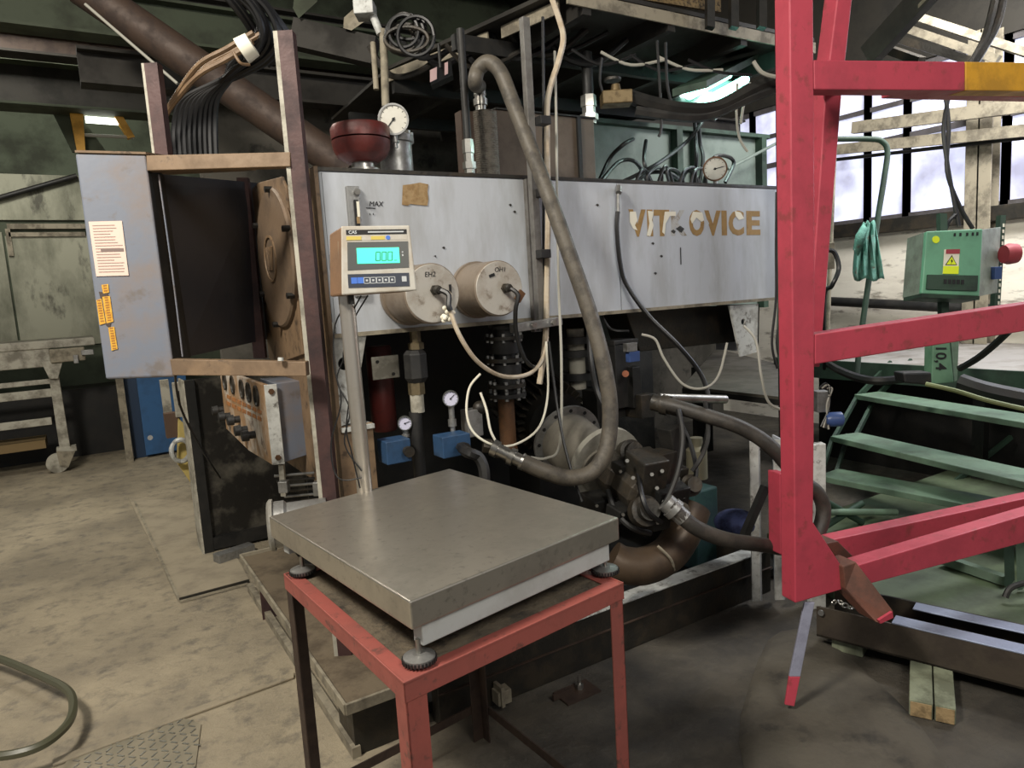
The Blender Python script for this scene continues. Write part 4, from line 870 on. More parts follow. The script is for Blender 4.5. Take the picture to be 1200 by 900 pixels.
# knob box
X0 = P(314, 500, 3.0).x
nf = PX(314, 500, X0); ff = PX(262, 475, X0)
ztp = PX(314, 453, X0).z; zbt = PX(318, 544, X0).z
t = thing('knob_box', 'stained electrical control box with round dials and a row of black knobs', 'control box', V((X0, nf.y, zbt)))
yb_ = ff.y
zfar = PX(262, 500, X0).z
obj('knob_panel', MB().slab([V((X0, nf.y, zbt)), V((X0, nf.y, ztp)), V((X0, yb_, ztp)), V((X0, yb_, zfar)), V((X0, (nf.y*.55+yb_*.45), (zbt*.8+zfar*.2)-.02))], X1*.02), mat('stained_panel', (150, 118, 84), .6, 0, (196, 192, 182), 4, .8, .1, 50, c3=(84, 62, 46), sc3=10), t, .002)
sidew = .15
obj('front_flange', MB().slab([V((X0, nf.y-.002, zbt)), V((X0+.05, nf.y-.012, zbt-.002)), V((X0+.05, nf.y-.012, ztp)), V((X0, nf.y-.002, ztp))], -Y1*.008), WHITE, t, .002)
obj('end_face', MB().slab([V((X0+.05, nf.y, zbt)), V((X0+.05+sidew, nf.y+.01, zbt+.02)), V((X0+.05+sidew, nf.y+.01, ztp)), V((X0+.05, nf.y, ztp))], Y1*.3), CABG, t, .003)
for z_ in (ztp-.03, zbt+.03): obj('bolt', MB().hexa(V((X0+.025, nf.y-.014, z_)), -Y1, .013, .008), RUST, t)
def on(x, y): return PX(x, y, X0)
for x, y in ((264, 447), (273, 451), (284, 456), (292, 460), (301, 464)):
    p = on(x, y); ry = abs(on(x-4, y).y-on(x+4, y).y)/2
    obj('dial', MB().lathe(p-X1*.0, -X1, [(0, .048), (.008, .048), (.008, .04), (.001, .038)], 24, True), DARK, t)
for x, y in ((256, 480), (264, 487), (275, 491), (284, 503), (293, 509)):
    p = on(x+6, y)
    kb = obj('knob', MB().lathe(p, -X1, [(0, .018), (.03, .018), (.03, .027), (.06, .025), (.062, .018)], 16), BLACK, t)
mb = MB()
for r0 in (0, 1):
    for k in range(7):
        f0 = k/7; x0 = 266+f0*42; y0 = 462+f0*20+r0*8
        mb.slab([on(x0, y0), on(x0+4.5, y0+2.2), on(x0+4.5, y0+6.5), on(x0, y0+4.3)], -X1*.002)
obj('label_plate', mb, ORANGE, t)['kind'] = 'stuff'
# smudged black panel below
pz = PY(226, 448, 4.6).z; p0 = PZ(240, 650, .0); p1 = PZ(322, 632, .0)
t = thing('black_side_panel', 'smudged black steel panel with angle frame standing on the floor under the console', 'panel', V((p0.x, p0.y, 0)))
p0 = V((p0.x, p0.y, 0)); p1 = V((p1.x+.25, p0.y, 0))
obj('sheet', MB().box(p0.x, p1.x, p0.y+.03, p0.y+.04, 0, pz), SMUDGE, t)
obj('upright', MB().box(p0.x, p0.x+.06, p0.y-.01, p0.y+.03, 0, pz), DARK2, t, .003)
obj('pale_edge', MB().box(p0.x-.012, p0.x, p0.y-.012, p0.y+.2, 0, pz), DIRTYWHITE, t)
obj('bottom_rail', MB().box(p0.x+.06, p1.x, p0.y-.01, p0.y+.03, .02, .1), DARK2, t)
cable('panel_cable', [P(206, 430, 2.7), P(206, 450, 3.4), P(212, 478, 3.6), P(228, 512, 3.7), P(248, 545, 3.8), P(258, 560, 3.9)], .006, CABLE, 'thin black cable falling across the smudged black panel')
# small conveyor below knob box
t = thing('rod_rack', 'greasy rack of thin rods with a yellow side bar behind the scale', 'rack', P(370, 600, 3.0))
obj('yellow_bar', MB().bar(P(376, 540, 3.1), P(415, 586, 2.75), .02, .06), YELLOW, t, .003)
for k in range(6): obj('rod', MB().cyl(P(322+k*3, 558+k*6, 3.1), P(392+k*2, 552+k*6, 3.0), .006, n=8), DARK if k % 2 else ZINC, t)
obj('upright_bracket', MB().slab([P(326, 545, 3.05), P(332, 545, 3.05), P(335, 582, 3.05), P(329, 582, 3.05)], CF*.02), DIRTYWHITE, t)
obj('junction', MB().frame(P(333, 570, 3.0), CR, CF, Z1, .02, .02, .025), ZINC, t, .003); obj('junction', MB().frame(P(373, 572, 2.95), CR, CF, Z1, .018, .02, .03), ZINC, t, .003)
# cable bundle
bun = [P(272, -25, 2.7), P(305, 5, 2.75), P(318, 38, 2.8), P(305, 62, 2.85)]
blks = ['front black cable of the bundle arching down into the grey console', ]
for k in range(9):
    o = V((random.uniform(-.05, .05), random.uniform(-.04, .04), random.uniform(-.03, .03)))
    end = [P(205+k*6, 182, 2.95), P(204+k*6, 150, 2.95), P(214+k*5, 118, 2.92)]
    cable('bundle_cable', [p+o for p in bun]+[P(278, 82, 2.88)+o*.6, P(250+k*2, 98, 2.9)]+end[::-1], .012, CABLE, ORD[k]+' from the left of the black cables arching down into the console roof', group='black cables of the arching bundle')
for k in range(4):
    o = V((random.uniform(-.03, .03), random.uniform(-.06, .0), k*.018-.02))
    cable('bundle_cable', [P(300, 50, 2.78)+o, P(270, 68, 2.8)+o, P(238, 86, 2.82)+o, P(212, 112, 2.84)+o*.5, P(192, 140, 2.86), P(181+k*3, 183, 2.88)], .011, BROWNCAB, ORD[k]+' from the left of the brown cables arching down into the console roof', group='brown cables of the arching bundle')
tag(obj('bundle_tie', MB().tube([P(274, 62, 2.66), P(282, 74, 2.66), P(292, 76, 2.7)], .006), BROWNCAB), 'brown tie band round the cable bundle', 'cable tie')
tag(obj('tape_band', MB().lathe(P(283, 60, 2.72), P(296, 52, 2.72)-P(283, 60, 2.72), [(0, .05), (.05, .045)], 16), LETW), 'white tape band round the cable bundle', 'tape')
for k in range(7):
    o = V((random.uniform(-.09, .09), random.uniform(-.06, .06), 0))
    cable('overhead_cable', [P(262, -30, 2.8)+o, P(300, 10, 2.85)+o, P(322, 48, 2.95)+o, P(300, 72, 3.0)+o*.6], .014, CABLE, ORD[k]+' of the short black cables coming down from the roof into the bundle', group='roof cables feeding the bundle')
# diagonal pipe and rod
tag(obj('diagonal_pipe', MB().cyl(P(95, -15, 3.9), P(410, 200, 4.2), .1, n=28), BROWN), 'fat dark pipe slanting down behind the posts to the tank', 'pipe')
tag(obj('tie_rod', MB().cyl(P(100, 5, 3.7), P(208, 98, 3.7), .008), GREYCAB), 'thin pale rod beside the fat slanting pipe', 'rod')
# ================================================================== DECK OVERHEAD
ZD = 2.9
e0 = PZ(640, 12, ZD); e1 = PZ(455, 90, ZD); yd = PZ(800, 25, ZD).y
t = thing('overhead_deck', 'dark steel platform overhead with a dusty angle edge beam', 'platform', V((3.6, 3.6, ZD)))
obj('edge_beam', MB().box(e0.x, 3.95, yd-.01, yd, ZD-.03, ZD+.03).box(e0.x, 3.95, yd, yd+.05, ZD+.022, ZD+.03), BEAML, t)
obj('side_angle', MB().bar(PZ(455, 90, ZD), PZ(572, 44, ZD), .01, .06), BEAML, t)
obj('side_angle', MB().bar(PZ(588, 38, ZD), PZ(655, 8, ZD), .01, .06), BEAML, t)
obj('deck_plate', MB().slab([V((e0.x, yd, ZD+.04)), V((3.95, yd, ZD+.04)), V((3.95, 5.4, ZD+.04)), V((e1.x+.05, 5.4, ZD+.04)), V((e1.x, e1.y, ZD+.04))], Z1*.02), BEAM, t)
for k in range(4): obj('joist', MB().box(2.2+k*.55, 2.25+k*.55, yd, 5.4, ZD-.06, ZD+.04), BEAM, t)
for k in range(3): obj('cross_joist', MB().box(1.8, 3.95, 3.3+k*.8, 3.34+k*.8, ZD-.1, ZD-.02), DARK2, t)
# lamp under the deck
l0, l1 = P(818, 112, 3.9), P(862, 88, 4.3)
t = thing('fluorescent_lamp', 'glowing greenish fluorescent lamp slung under the dark deck', 'lamp', (l0+l1)/2)
ld = (l1-l0).normalized(); ls = ld.cross(Z1).normalized()
obj('housing', MB().frame((l0+l1)/2+Z1*.06, ld, ls, Z1, .42, .10, .02), GREENDK, t)
obj('tube', MB().cyl(l0-ls*.05+Z1*.02, l1-ls*.05+Z1*.02, .032), TUBE, t); obj('tube', MB().cyl(l0+ls*.06-Z1*.04, l1+ls*.06-Z1*.04, .026), TUBE, t)
la = area('fluorescent_glow', (l0+l1)/2-Z1*.05, (l0+l1)/2-Z1*2-Y1*.3, .5, 12, (.72, 1, .9), .15)
tag(obj('lamp_shade_sheet', MB().slab([P(780, 118, 3.9), P(838, 140, 3.9), P(872, 100, 4.2), P(850, 92, 4.4)], -Z1*.01), DARK2), 'dark tin sheet hanging just below the glowing lamp', 'sheet')
# under deck pipes and cables
cable('sagging_conduit', [P(735, 112, 3.3), P(760, 120, 3.3), P(800, 128, 3.3), P(840, 126, 3.3), P(885, 104, 3.3), P(930, 84, 3.3)], .035, DARK2, 'thick dark conduit sagging under the deck past the lamp', 'conduit')
cable('sagging_conduit', [P(745, 130, 3.3), P(790, 136, 3.3), P(830, 135, 3.3), P(880, 114, 3.3), P(930, 96, 3.3)], .025, BLACK, 'second thinner conduit just below the thick sagging one', 'conduit')
t = thing('brass_valve', 'brassy valve cluster hung under the deck left of the lamp', 'valve', P(722, 112, 3.3))
obj('body', MB().frame(P(722, 116, 3.3), CR, CF, Z1, .07, .05, .03).lathe(P(722, 112, 3.3), Z1, [(0, .03), (.05, .02)], 12), mat('brass2', (104, 88, 58), .5, .4, (80, 66, 44), 20, .8, .1), t, .004)
obj('handwheel', MB().lathe(P(718, 95, 3.3), Z1, [(0, .04), (.012, .04)], 16), DARK, t)
for i, pts in enumerate(([(705, 68), (703, 95), (710, 118)], [(770, 48), (775, 140), (772, 160)], [(780, 50), (782, 100), (790, 130)])):
    cable('droop_wire', [P(x, y, 3.3) for x, y in pts], .007, CABLE, ['short black wire above the brassy valve', 'black wire looping below the sagging conduits', 'black wire between deck and conduits left of the lamp'][i])
for k in range(9):
    xa = 462+k*26+random.uniform(-8, 8); ya = 62+random.uniform(-6, 14)-k*1.5; dd = 3.7+.1*random.random()
    cable('deck_cable', [P(xa-25, ya-18, dd), P(xa, ya+random.uniform(4, 18), dd), P(xa+34, ya+random.uniform(0, 14), dd), P(xa+70, ya-16, dd)], .012+.006*random.random(), CABLE if k % 3 else DARK, ORD[k]+' from the left of the dark cables sagging under the overhead deck', group='cables sagging under the deck')
for k in range(5):
    xa = 700+k*34; dd = 3.5
    cable('deck_wire', [P(xa-30, 58+k*3, dd), P(xa+5, 72+k*4+random.uniform(-4, 8), dd), P(xa+45, 64+k*6, dd)], .008, GREYCAB if k % 2 else CABLE, ORD[k]+' from the left of the thin wires drooping below the deck edge beam', group='thin wires below the deck edge')
# thick droopy wires near lamp (pale)
cable('spiral_wire', [P(864, 98, 3.7), P(863, 130, 3.7), P(866, 160, 3.7), P(876, 178, 3.7)], .007, GREYCAB, 'pale twisted wire hanging right of the lamp, left one of two')
cable('spiral_wire', [P(879, 97, 3.7), P(872, 120, 3.7), P(868, 145, 3.7)], .007, GREYCAB, 'pale twisted wire hanging right of the lamp, right one of two')
cable('arc_wire', [P(883, 72, 3.2), P(893, 85, 3.2), P(910, 90, 3.2), P(926, 88, 3.2)], .01, GREYCAB, 'grey wire arc just left of the red upright near the top')
# coil of cables and junk near the deck corner
t = thing('cable_coil', 'tangled coil of dark cables hanging from the deck corner', 'cable coil', P(480, 50, 3.5))
for k in range(8):
    cx_, cy_, rx, ry = 478+random.uniform(-10, 10), 38+random.uniform(-6, 10), random.uniform(14, 28), random.uniform(12, 24)
    obj('loop', MB().tube([P(cx_+rx*math.cos(a_), cy_+ry*math.sin(a_), 3.5+.08*k/8) for a_ in [i*math.pi/6 for i in range(13)]], .010, 6, 3), DARK if k % 2 else CABLE, t)
t = thing('sign_box', 'small box with pink and white faces hung under the deck angle', 'box', P(516, 96, 3.4))
obj('casing', MB().slab([P(503, 82, 3.4), P(528, 70, 3.5), P(530, 88, 3.5), P(505, 100, 3.4)], CF*.08), DARK2, t)
obj('hanger', MB().cyl(P(516, 80, 3.45), P(514, 52, 3.45), .008), DARK2, t)
for x0, x1 in ((504, 512), (521, 525)):
    f0 = (x0-503)/25; f1 = (x1-503)/25; obj('face', MB().slab([P(x0, 83-12*f0, 3.39+.1*f0), P(x1, 83-12*f1, 3.39+.1*f1), P(x1, 97-12*f1, 3.39+.1*f1), P(x0, 97-12*f0, 3.39+.1*f0)], -CF*.004), mat('pinkish', (214, 180, 176), .5, bump=0), t)
# hanging fixtures upper left centre
for i, (q, mt, lb) in enumerate((([(343, 10), (360, -6), (372, 2), (350, 22)], BEAMG, 'green edged lamp housing near the top left of the deck'), ([(402, 33), (430, 8), (432, 22), (412, 36)], BEAML, 'pale steel plate hanging by the deck corner'))):
    tag(obj(['lamp_housing', 'hanging_plate'][i], MB().slab([P(x, y, 4.2) for x, y in q], Z1*.08+CF*.05), mt, None, .003), lb, ['lamp', 'plate'][i])
tag(obj('camera_head', MB().frame(P(428, 12, 3.6), CR, CF, Z1, .05, .06, .035).cyl(P(436, 16, 3.6), P(446, 40, 3.6), .02), WHITE, None, .004), 'small white fitting at the top edge left of the cable coil', 'fitting')
tag(obj('drop_rod', MB().cyl(P(449, 35, 3.6), P(452, 125, 3.6), .02), BEAML), 'grey rod hanging left of the coil down to the gauge', 'rod')
tag(obj('drop_rod', MB().cyl(P(437, 50, 3.6), P(441, 105, 3.6), .014), BEAML), 'thinner grey rod just left of the other hanging rod', 'rod')
tag(obj('deck_strut', MB().bar(P(345, 40, 4.3), P(440, 62, 4.3), .12, .16), BEAM), 'dark beam stub reaching from the maroon post to the coil', 'beam')
# roof beams on the right
zb_ = 4.0
tag(obj('roof_brace', MB().bar(P(1092, -15, 3.9), P(1018, 66, 4.3), .06, .14), BEAM), 'dark diagonal roof brace above the red top beam', 'beam')
tag(obj('roof_brace_edge', MB().bar(P(1096, -12, 3.86), P(1024, 64, 4.26), .02, .02), BEAML), 'pale lower edge angle of the diagonal roof brace', 'angle')
for i, (p0, p1) in enumerate((((1062, 16), (1240, 74)), ((1052, 30), (1170, 70)), ((1040, 42), (1150, 75)), ((1030, 54), (1080, 72)))):
    tag(obj('roof_conduit', MB().bar(P(*p0, 4.8), P(*p1, 4.4), .05, .05), BEAML if i < 2 else DARK), ['topmost', 'second', 'third', 'lowest'][i]+' of the slanting conduits under the roof at upper right', 'conduit')
for i, pts in enumerate(([(1178, -10), (1168, 30), (1150, 62), (1142, 75)], [(1168, -10), (1160, 25), (1152, 50), (1138, 75)])):
    cable('roof_cable', [P(x, y, 3.8) for x, y in pts], .02, DARK, ['right', 'left'][i]+' of two dark cables dropping from the roof at upper right')
tag(obj('deck_post', MB().box(P(925, 150, 3.6).x-.03, P(925, 150, 3.6).x+.03, P(925, 150, 3.6).y, P(925, 150, 3.6).y+.06, 0.2, ZD), DARK2), 'dark steel post behind the red upright', 'post')
# cables bunched behind the red upright
for k in range(5):
    x = 908+k*3.2
    cable('bunch_wire', [P(x+2, 225, 3.3), P(x+random.uniform(-3, 3), 290, 3.3), P(x+random.uniform(-2, 4), 350, 3.3), P(x+random.uniform(-6, 2), 402, 3.3), P(x+3, 432, 3.3)], .006, GREENDK if k % 2 else CABLE, ORD[k]+' from the left of the thin dark wires hanging behind the red upright', group='wires hanging behind the red upright')
# overhead clutter right of deck edge
t = thing('mesh_basket', 'dusty wire mesh and scrap lying on top of the deck edge', 'basket', P(800, 6, 3.6))
obj('mesh_panel', MB().slab([P(745, -30, 3.5), P(845, -30, 3.8), P(845, 14, 3.8), P(745, -2, 3.5)], Y1*.02), mat('mesh_rust', (120, 100, 66), .8, .1, (40, 34, 26), 60, .9, .4, 90), t)
for x in (829, 857, 890): obj('upright', MB().slab([P(x, -30, 3.6), P(x+9, -30, 3.6), P(x+9, 32, 3.6), P(x, 30, 3.6)], CF*.05), DARK2, t)
# ================================================================== RED FRAME
c0 = P(940, 500, 2.4); re = V((3.041, -.668, 0)).normalized(); rn = re.cross(Z1).normalized()
if rn.dot(CAM-c0) > 0: rn = -rn        # rn points away from the photographer
def RP(x, y, o=0):
    r = ray(x, y); return CAM + r*(((c0-CAM).dot(rn)+o)/r.dot(rn))
t = thing('red_gate_frame', 'big red welded steel frame with one yellow band, standing nearest on the right', 'frame', RP(960, 705))
th = rn*.07
def plate(nm, q, o=0, mt=RED, dep=None, bev=.004): return obj(nm, MB().slab([RP(x, y, o) for x, y in q], dep or th), mt, t, bev)
plate('upright', [(925, -30), (953, -30), (955, 300), (954, 520), (953, 612), (987, 664), (987, 691), (932, 707), (931, 560), (928, 300)])
plate('top_beam', [(953.5, 70), (1131, 72), (1131, 106), (954, 105)])
plate('yellow_band', [(1131.5, 72), (1290, 74), (1290, 108), (1131.5, 106)], mt=YELLOW)
plate('middle_beam', [(955, 392), (1290, 343), (1290, 374), (955, 427)])
plate('lower_beam', [(987, 668), (1290, 577), (1290, 612), (987, 693)])
plate('rear_lean_post', [(985, -30), (1002, -30), (987, 105), (961, 430), (945, 430), (955, 300), (968, 105)], .24)
plate('rear_middle_beam', [(950, 392), (1142, 368), (1142, 377), (950, 424)], .24)
plate('rear_lower_beam', [(960, 636), (1290, 565), (1290, 586), (960, 664)], .24)
lab(plate('rear_lower_stub', [(914, 555), (925, 555), (927, 655), (915, 650)], .24), 'red stub seen left of the upright')
plate('rear_top_plate', [(1050, 96), (1290, 98), (1290, 116), (1050, 110)], .24)  # red plate on the rear layer behind the top beam
for (x0, y0, o0, x1, y1, o1) in ((940, 100, .03, 978, 100, .26), (942, 408, .03, 950, 408, .26), (985, 680, .03, 980, 652, .26)):
    obj('cross_tie', MB().bar(RP(x0, y0, o0+.05), RP(x1, y1, o1), .05, .05), RED, t)
for (x, y, dx) in ((1003, 655, 42),):
    ft = obj('foot', MB().slab([RP(988, 664, -.02), RP(1003, 658, -.02), RP(1047, 716, -.12), RP(1046, 726, -.12), RP(1028, 730, -.12), RP(990, 690, -.02)], rn*.08), mat('brown_primer', (104, 64, 50), .6, 0, (70, 50, 42), 8, .7, .1, 50), t, .004)
    obj('foot_tip', MB().slab([RP(1030, 727, -.125), RP(1046, 717, -.125), RP(1047, 724, -.125), RP(1032, 731, -.125)], rn*.01), RED, ft)
obj('foot', MB().slab([RP(968, 637, .12), RP(982, 634, .12), RP(1000, 652, .12), RP(998, 658, .12), RP(984, 660, .12)], rn*.08), MATS['brown_primer'], t, .004)
t = thing('hanging_strip', 'narrow lilac-grey metal strip with a red tip hanging below the red frame', 'strip', PZ(925, 826, 0))
def HS(q): return [P(x, y, 2.5) for x, y in q]
obj('strip', MB().slab(HS([(943, 706), (955, 706), (938, 793), (925, 793)]), CF*.01), BLADE, t, .002); obj('red_tip', MB().slab(HS([(925, 793), (938, 793), (931, 828), (920, 826)]), CF*.01), RED, t, .002)
# ================================================================== RIGHT SIDE: RAIL, STEPS, RAISED FLOOR
ZB = .06; ZR = .19
r0, r1 = PZ(957, 745, ZB), PZ(1290, 832, ZB)
rd = (r1-r0).normalized(); rnn = rd.cross(Z1).normalized()
if rnn.dot(CAM-r0) > 0: rnn = -rnn
t = thing('silver_rail', 'long low steel channel with two silver strips lying on timber blocks', 'rail', V((r0.x, r0.y, ZB)))
def RR(a, o, z): return V((r0.x, r0.y, 0)) + rd*a + rnn*o + Z1*z
LR = (r1-r0).length
obj('channel_face', MB().slab([RR(0, 0, ZB), RR(LR, 0, ZB), RR(LR, 0, ZR), RR(0, 0, ZR)], rnn*.01), mat('rail_face', (70, 62, 52), .6, .2, (50, 42, 36), 6, .7, .12, 50), t)
obj('channel_bottom', MB().slab([RR(0, 0, ZB), RR(LR, 0, ZB), RR(LR, .28, ZB), RR(0, .28, ZB)], Z1*.008), DARK, t)
obj('top_strip', MB().slab([RR(.28, .0, ZR), RR(LR, .0, ZR), RR(LR, .075, ZR), RR(.28, .075, ZR)], Z1*.006), SILVER, t, .002)
obj('top_strip', MB().slab([RR(.32, .17, ZR), RR(LR, .17, ZR), RR(LR, .24, ZR), RR(.32, .24, ZR)], Z1*.006), SILVER, t, .002)
obj('channel_back', MB().slab([RR(0, .25, ZB), RR(LR, .25, ZB), RR(LR, .25, ZR), RR(0, .25, ZR)], rnn*.01), DARK, t)
obj('end_bolt', MB().cyl(RR(.02, -.004, ZR-.02), RR(.02, -.012, ZR-.02), .012), ZINC, t)
t = thing('chain', 'short shiny chain heaped on the rail end beside the red frame foot', 'chain', RR(.12, .03, ZR))
for k in range(9):
    c = RR(.06+k*.022, .03+.015*math.sin(k*1.7), ZR+.02); e_ = V((math.cos(k*1.3), math.sin(k*1.3), .4*math.sin(k))).normalized(); f2 = e_.cross(Z1).normalized() if k % 2 else (e_.cross(V((0, 1, 0)))).normalized()
    obj('link', MB().tube([c+e_*.014*math.cos(q*math.pi/4)+f2*.009*math.sin(q*math.pi/4) for q in range(9)], .0035, 5, 2), STEEL, t)
# timber blocks
b0, b1 = PZ(1065, 838, 0), PZ(1120, 850, 0)
t = thing('timber_block', 'weathered greenish timber block under the silver rail', 'timber', b0)
bd = (b1-b0).normalized(); bn = bd.cross(Z1).normalized()
if bn.dot(CAM-b0) > 0: bn = -bn
wb_ = (b1-b0).length
for s0, s1 in ((0, .52), (.55, 1)):
    obj('beam', MB().slab([b0+bd*wb_*s0, b0+bd*wb_*s1, b0+bd*wb_*s1+Z1*ZB, b0+bd*wb_*s0+Z1*ZB], bn*.45), WOOD, t, .004)
    obj('cut_end', MB().slab([b0+bd*(wb_*s0+.004)-bn*.003+Z1*.004, b0+bd*(wb_*s1-.004)-bn*.003+Z1*.004, b0+bd*(wb_*s1-.004)-bn*.003+Z1*(ZB-.004), b0+bd*(wb_*s0+.004)-bn*.003+Z1*(ZB-.004)], -bn*.003), WOODEND, t)
b0b = RR(LR*.86, .02, 0); tag(obj('timber_block', MB().slab([b0b, b0b+rd*.14, b0b+rd*.14+Z1*ZB, b0b+Z1*ZB], rnn*.2), WOOD, None, .004), 'timber block under the silver rail, just outside the right edge', 'timber')
tag(obj('timber_block', MB().slab([RR(.05, .03, 0), RR(.17, .03, 0), RR(.17, .03, ZB), RR(.05, .03, ZB)], rnn*.2), WOOD, None, .004), 'shaded timber block under the left end of the silver rail', 'timber')
# green low floor behind rail
g0 = RR(.25, .26, 0); g1 = RR(LR+.5, .26, 0)
tag(obj('green_floor_plate', MB().slab([V((g0.x, g0.y, ZR-.03)), V((g1.x, g1.y, ZR-.03)), V((g1.x+1.6, g1.y, ZR-.03)), V((g0.x+2.4, g0.y+.9, ZR-.03)), V((g0.x+.3, g0.y+.9, ZR-.03))], -Z1*(ZR-.035)), mat('green_plate', (84, 98, 74), .6, 0, (60, 66, 52), 3, .7, .06, 40), None, .004), 'dusty green floor plate between the silver rail and the steps', 'floor plate')
# steps
tz = (.36, .53, .70); tl = ((958, 557), (973, 511), (1001, 462)); tr = ((1290, 622), (1290, 586), (1290, 510))
t = thing('green_steps', 'open flight of three green steel steps up to the raised floor', 'stairs', PZ(1000, 640, ZR-.03))
for i in range(3):
    a = PZ(*tl[i], tz[i]); xk = a.x
    b = V((xk, a.y-3.0, tz[i]))
    # follow the photographed front edge
    b2 = PZ(*tr[i], tz[i]); dirn = (b2-a).normalized(); b = a+dirn*min(3.2, (b2-a).length)
    nn = Z1.cross(dirn).normalized(); 
    if nn.dot(CAM-a) > 0: nn = -nn
    obj('tread', MB().slab([a, b, b+nn*.22, a+nn*.22], -Z1*.035), TREAD, t, .004)
    if i < 2:
        c_ = PZ(*tl[i+1], tz[i+1])
        for off in (.02, .2): obj('stringer', MB().bar(a+nn*off-Z1*.03, c_+nn*off-Z1*.03, .02, .035), GREENDK, t)
    else:
        for off in (.02, .2): obj('stringer', MB().bar(a+nn*off-Z1*.03, a+nn*(off+.3)+Z1*.2, .02, .035), GREENDK, t)
a = PZ(*tl[0], tz[0]); obj('stringer', MB().bar(a-Z1*.03, V((a.x-.05, a.y, ZR)), .02, .035), GREENDK, t)
b = P(1185, 520, 3.6); obj('diagonal_brace', MB().bar(P(1185, 512, 4.7), P(1085, 592, 4.6), .02, .03), GREENDK, t)
# raised floor
px0 = 4.85
rfz = struct('raised_floor', MB().box(px0, WR, -4, 3.75, PLZ-.06, PLZ), mat('raised_top', (140, 136, 132), .7, 0, (96, 88, 78), 3, .7, .15, 20))
obj('edge_channel', MB().box(px0-.02, px0, -4, 3.75, PLZ-.14, PLZ), GREENDK, rfz)
obj('left_edge', MB().box(px0, WR, 3.75, 3.77, PLZ-.14, PLZ), DARK2, rfz)
for y in (3.6, 2.2, .8, -.8): obj('support_post', MB().box(px0+.05, px0+.12, y, y+.07, 0, PLZ-.06), DARK2, rfz)
obj('under_skirt', MB().box(px0+.5, px0+.52, -4, 3.7, 0, PLZ-.06), DARK2, rfz)
# pipes low behind the steps
for i, (p0, p1) in enumerate((((965, 600), (1050, 600)), ((962, 620), (1010, 590)), ((985, 632), (1060, 612)), ((968, 588), (1010, 612)))):
    tag(obj('floor_pipe', MB().cyl(P(*p0, 3.75), P(*p1, 3.9), .018), GREENDK if i % 2 else TREAD), ['upper level green pipe', 'dark pipe slanting up', 'lower green pipe', 'dark pipe slanting down'][i]+' in the tangle under the lowest green step', 'pipe')
t = thing('machine_guide', 'grey-green bracketed channel standing on the green plate at the right edge', 'guide', P(1185, 700, 3.0))
obj('upright', MB().slab([P(1176, 640, 3.0), P(1183, 628, 3.0), P(1184, 680, 3.0), P(1177, 688, 3.0)], CR*.02), GREENDK, t, .002)
obj('upright', MB().slab([P(1190, 640, 3.0), P(1197, 628, 3.0), P(1200, 684, 3.0), P(1192, 692, 3.0)], CR*.02), TREAD, t, .002)
obj('sill_bar', MB().bar(P(1105, 655, 3.3), P(1178, 680, 3.05), .04, .04), TREAD, t)
# items on the raised floor
a = PZ(1108, 449, PLZ)
dG = (a-CAM).dot(f_)
t = thing('numbered_post', 'stubby green post base marked 10,4 under the green electric box', 'post', a)
def G(x, y, o=0): return P(x, y, dG+o)
obj('body', MB().slab([G(1093, 400), G(1113, 398), G(1118, 448), G(1092, 450)], CF*.08), GREENP, t, .004)
obj('side', MB().slab([G(1114, 398, .02), G(1124, 398, .03), G(1122, 446, .03), G(1118, 448, .02)], CF*.06), TREAD, t, .003)
text('10,4', .085, G(1097, 404, -.006), G(1097, 440)-G(1097, 400), G(1120, 400)-G(1100, 402), BLK, t, 'number', bold=.001)
obj('strut', MB().slab([G(1102, 250, .03), G(1110, 250, .03), G(1113, 400, .03), G(1104, 400, .03)], CF*.04), GREENDK, t)
t = thing('green_electric_box', 'green electrical box with a warning label and dark inspection flap', 'electrical box', G(1118, 350, -.1))
bx = [G(1086, 271, -.12), G(1152, 268, -.12), G(1148, 347, -.12), G(1080, 344, -.12)]
bn = (bx[1]-bx[0]).cross(bx[3]-bx[0]).normalized()
if bn.dot(CAM-bx[0]) > 0: bn = -bn
obj('cover', MB().slab(bx, bn*.03), mat('box_green', (104, 158, 128), .45, 0, (90, 134, 110), 6, .5, .03, 50), t, .006)
obj('casing', MB().slab([bx[1]+bn*.03, bx[2]+bn*.03, G(1168, 343, .06), G(1172, 266, .06)], CR*.004-bn*.0).slab([p+bn*.03 for p in bx], bn*.16), mat('casing_grey', (120, 128, 116), .5, 0, (90, 90, 82), 8, .6), t, .003)
obj('lower_lip', MB().slab([bx[3], bx[2], bx[2]-Z1*.02, bx[3]-Z1*.02], bn*.18), GREENDK, t)
def GB(u, v_, o=.002): return (bx[0]*(1-u)+bx[1]*u)*(1-v_)+(bx[3]*(1-u)+bx[2]*u)*v_ - bn*o
def gr(nm, u0, v0, u1, v1, mt, o=.002, par=None, th_=.002): return obj(nm, MB().slab([GB(u0, v0, o), GB(u1, v0, o), GB(u1, v1, o), GB(u0, v1, o)], -bn*th_), mt, par or t)
gr('inspection_flap', .06, .70, .93, .93, GREENDK, .001, None, .012)
for k in range(5): gr('breaker', .34+k*.075, .77, .39+k*.075, .84, BLK, .0135)
wl = gr('warning_label', .33, .30, .6, .68, LETW)
gr('label_head', .36, .30, .6, .37, SIGNR, .0045, wl); gr('label_foot', .33, .56, .6, .68, SIGNY, .0045, wl)
obj('label_triangle', MB().slab([GB(.465, .39, .0045), GB(.57, .545, .0045), GB(.36, .545, .0045)], -bn*.001), BLK, wl)
obj('label_triangle_fill', MB().slab([GB(.465, .415, .006), GB(.55, .535, .006), GB(.38, .535, .006)], -bn*.001), SIGNY, wl)
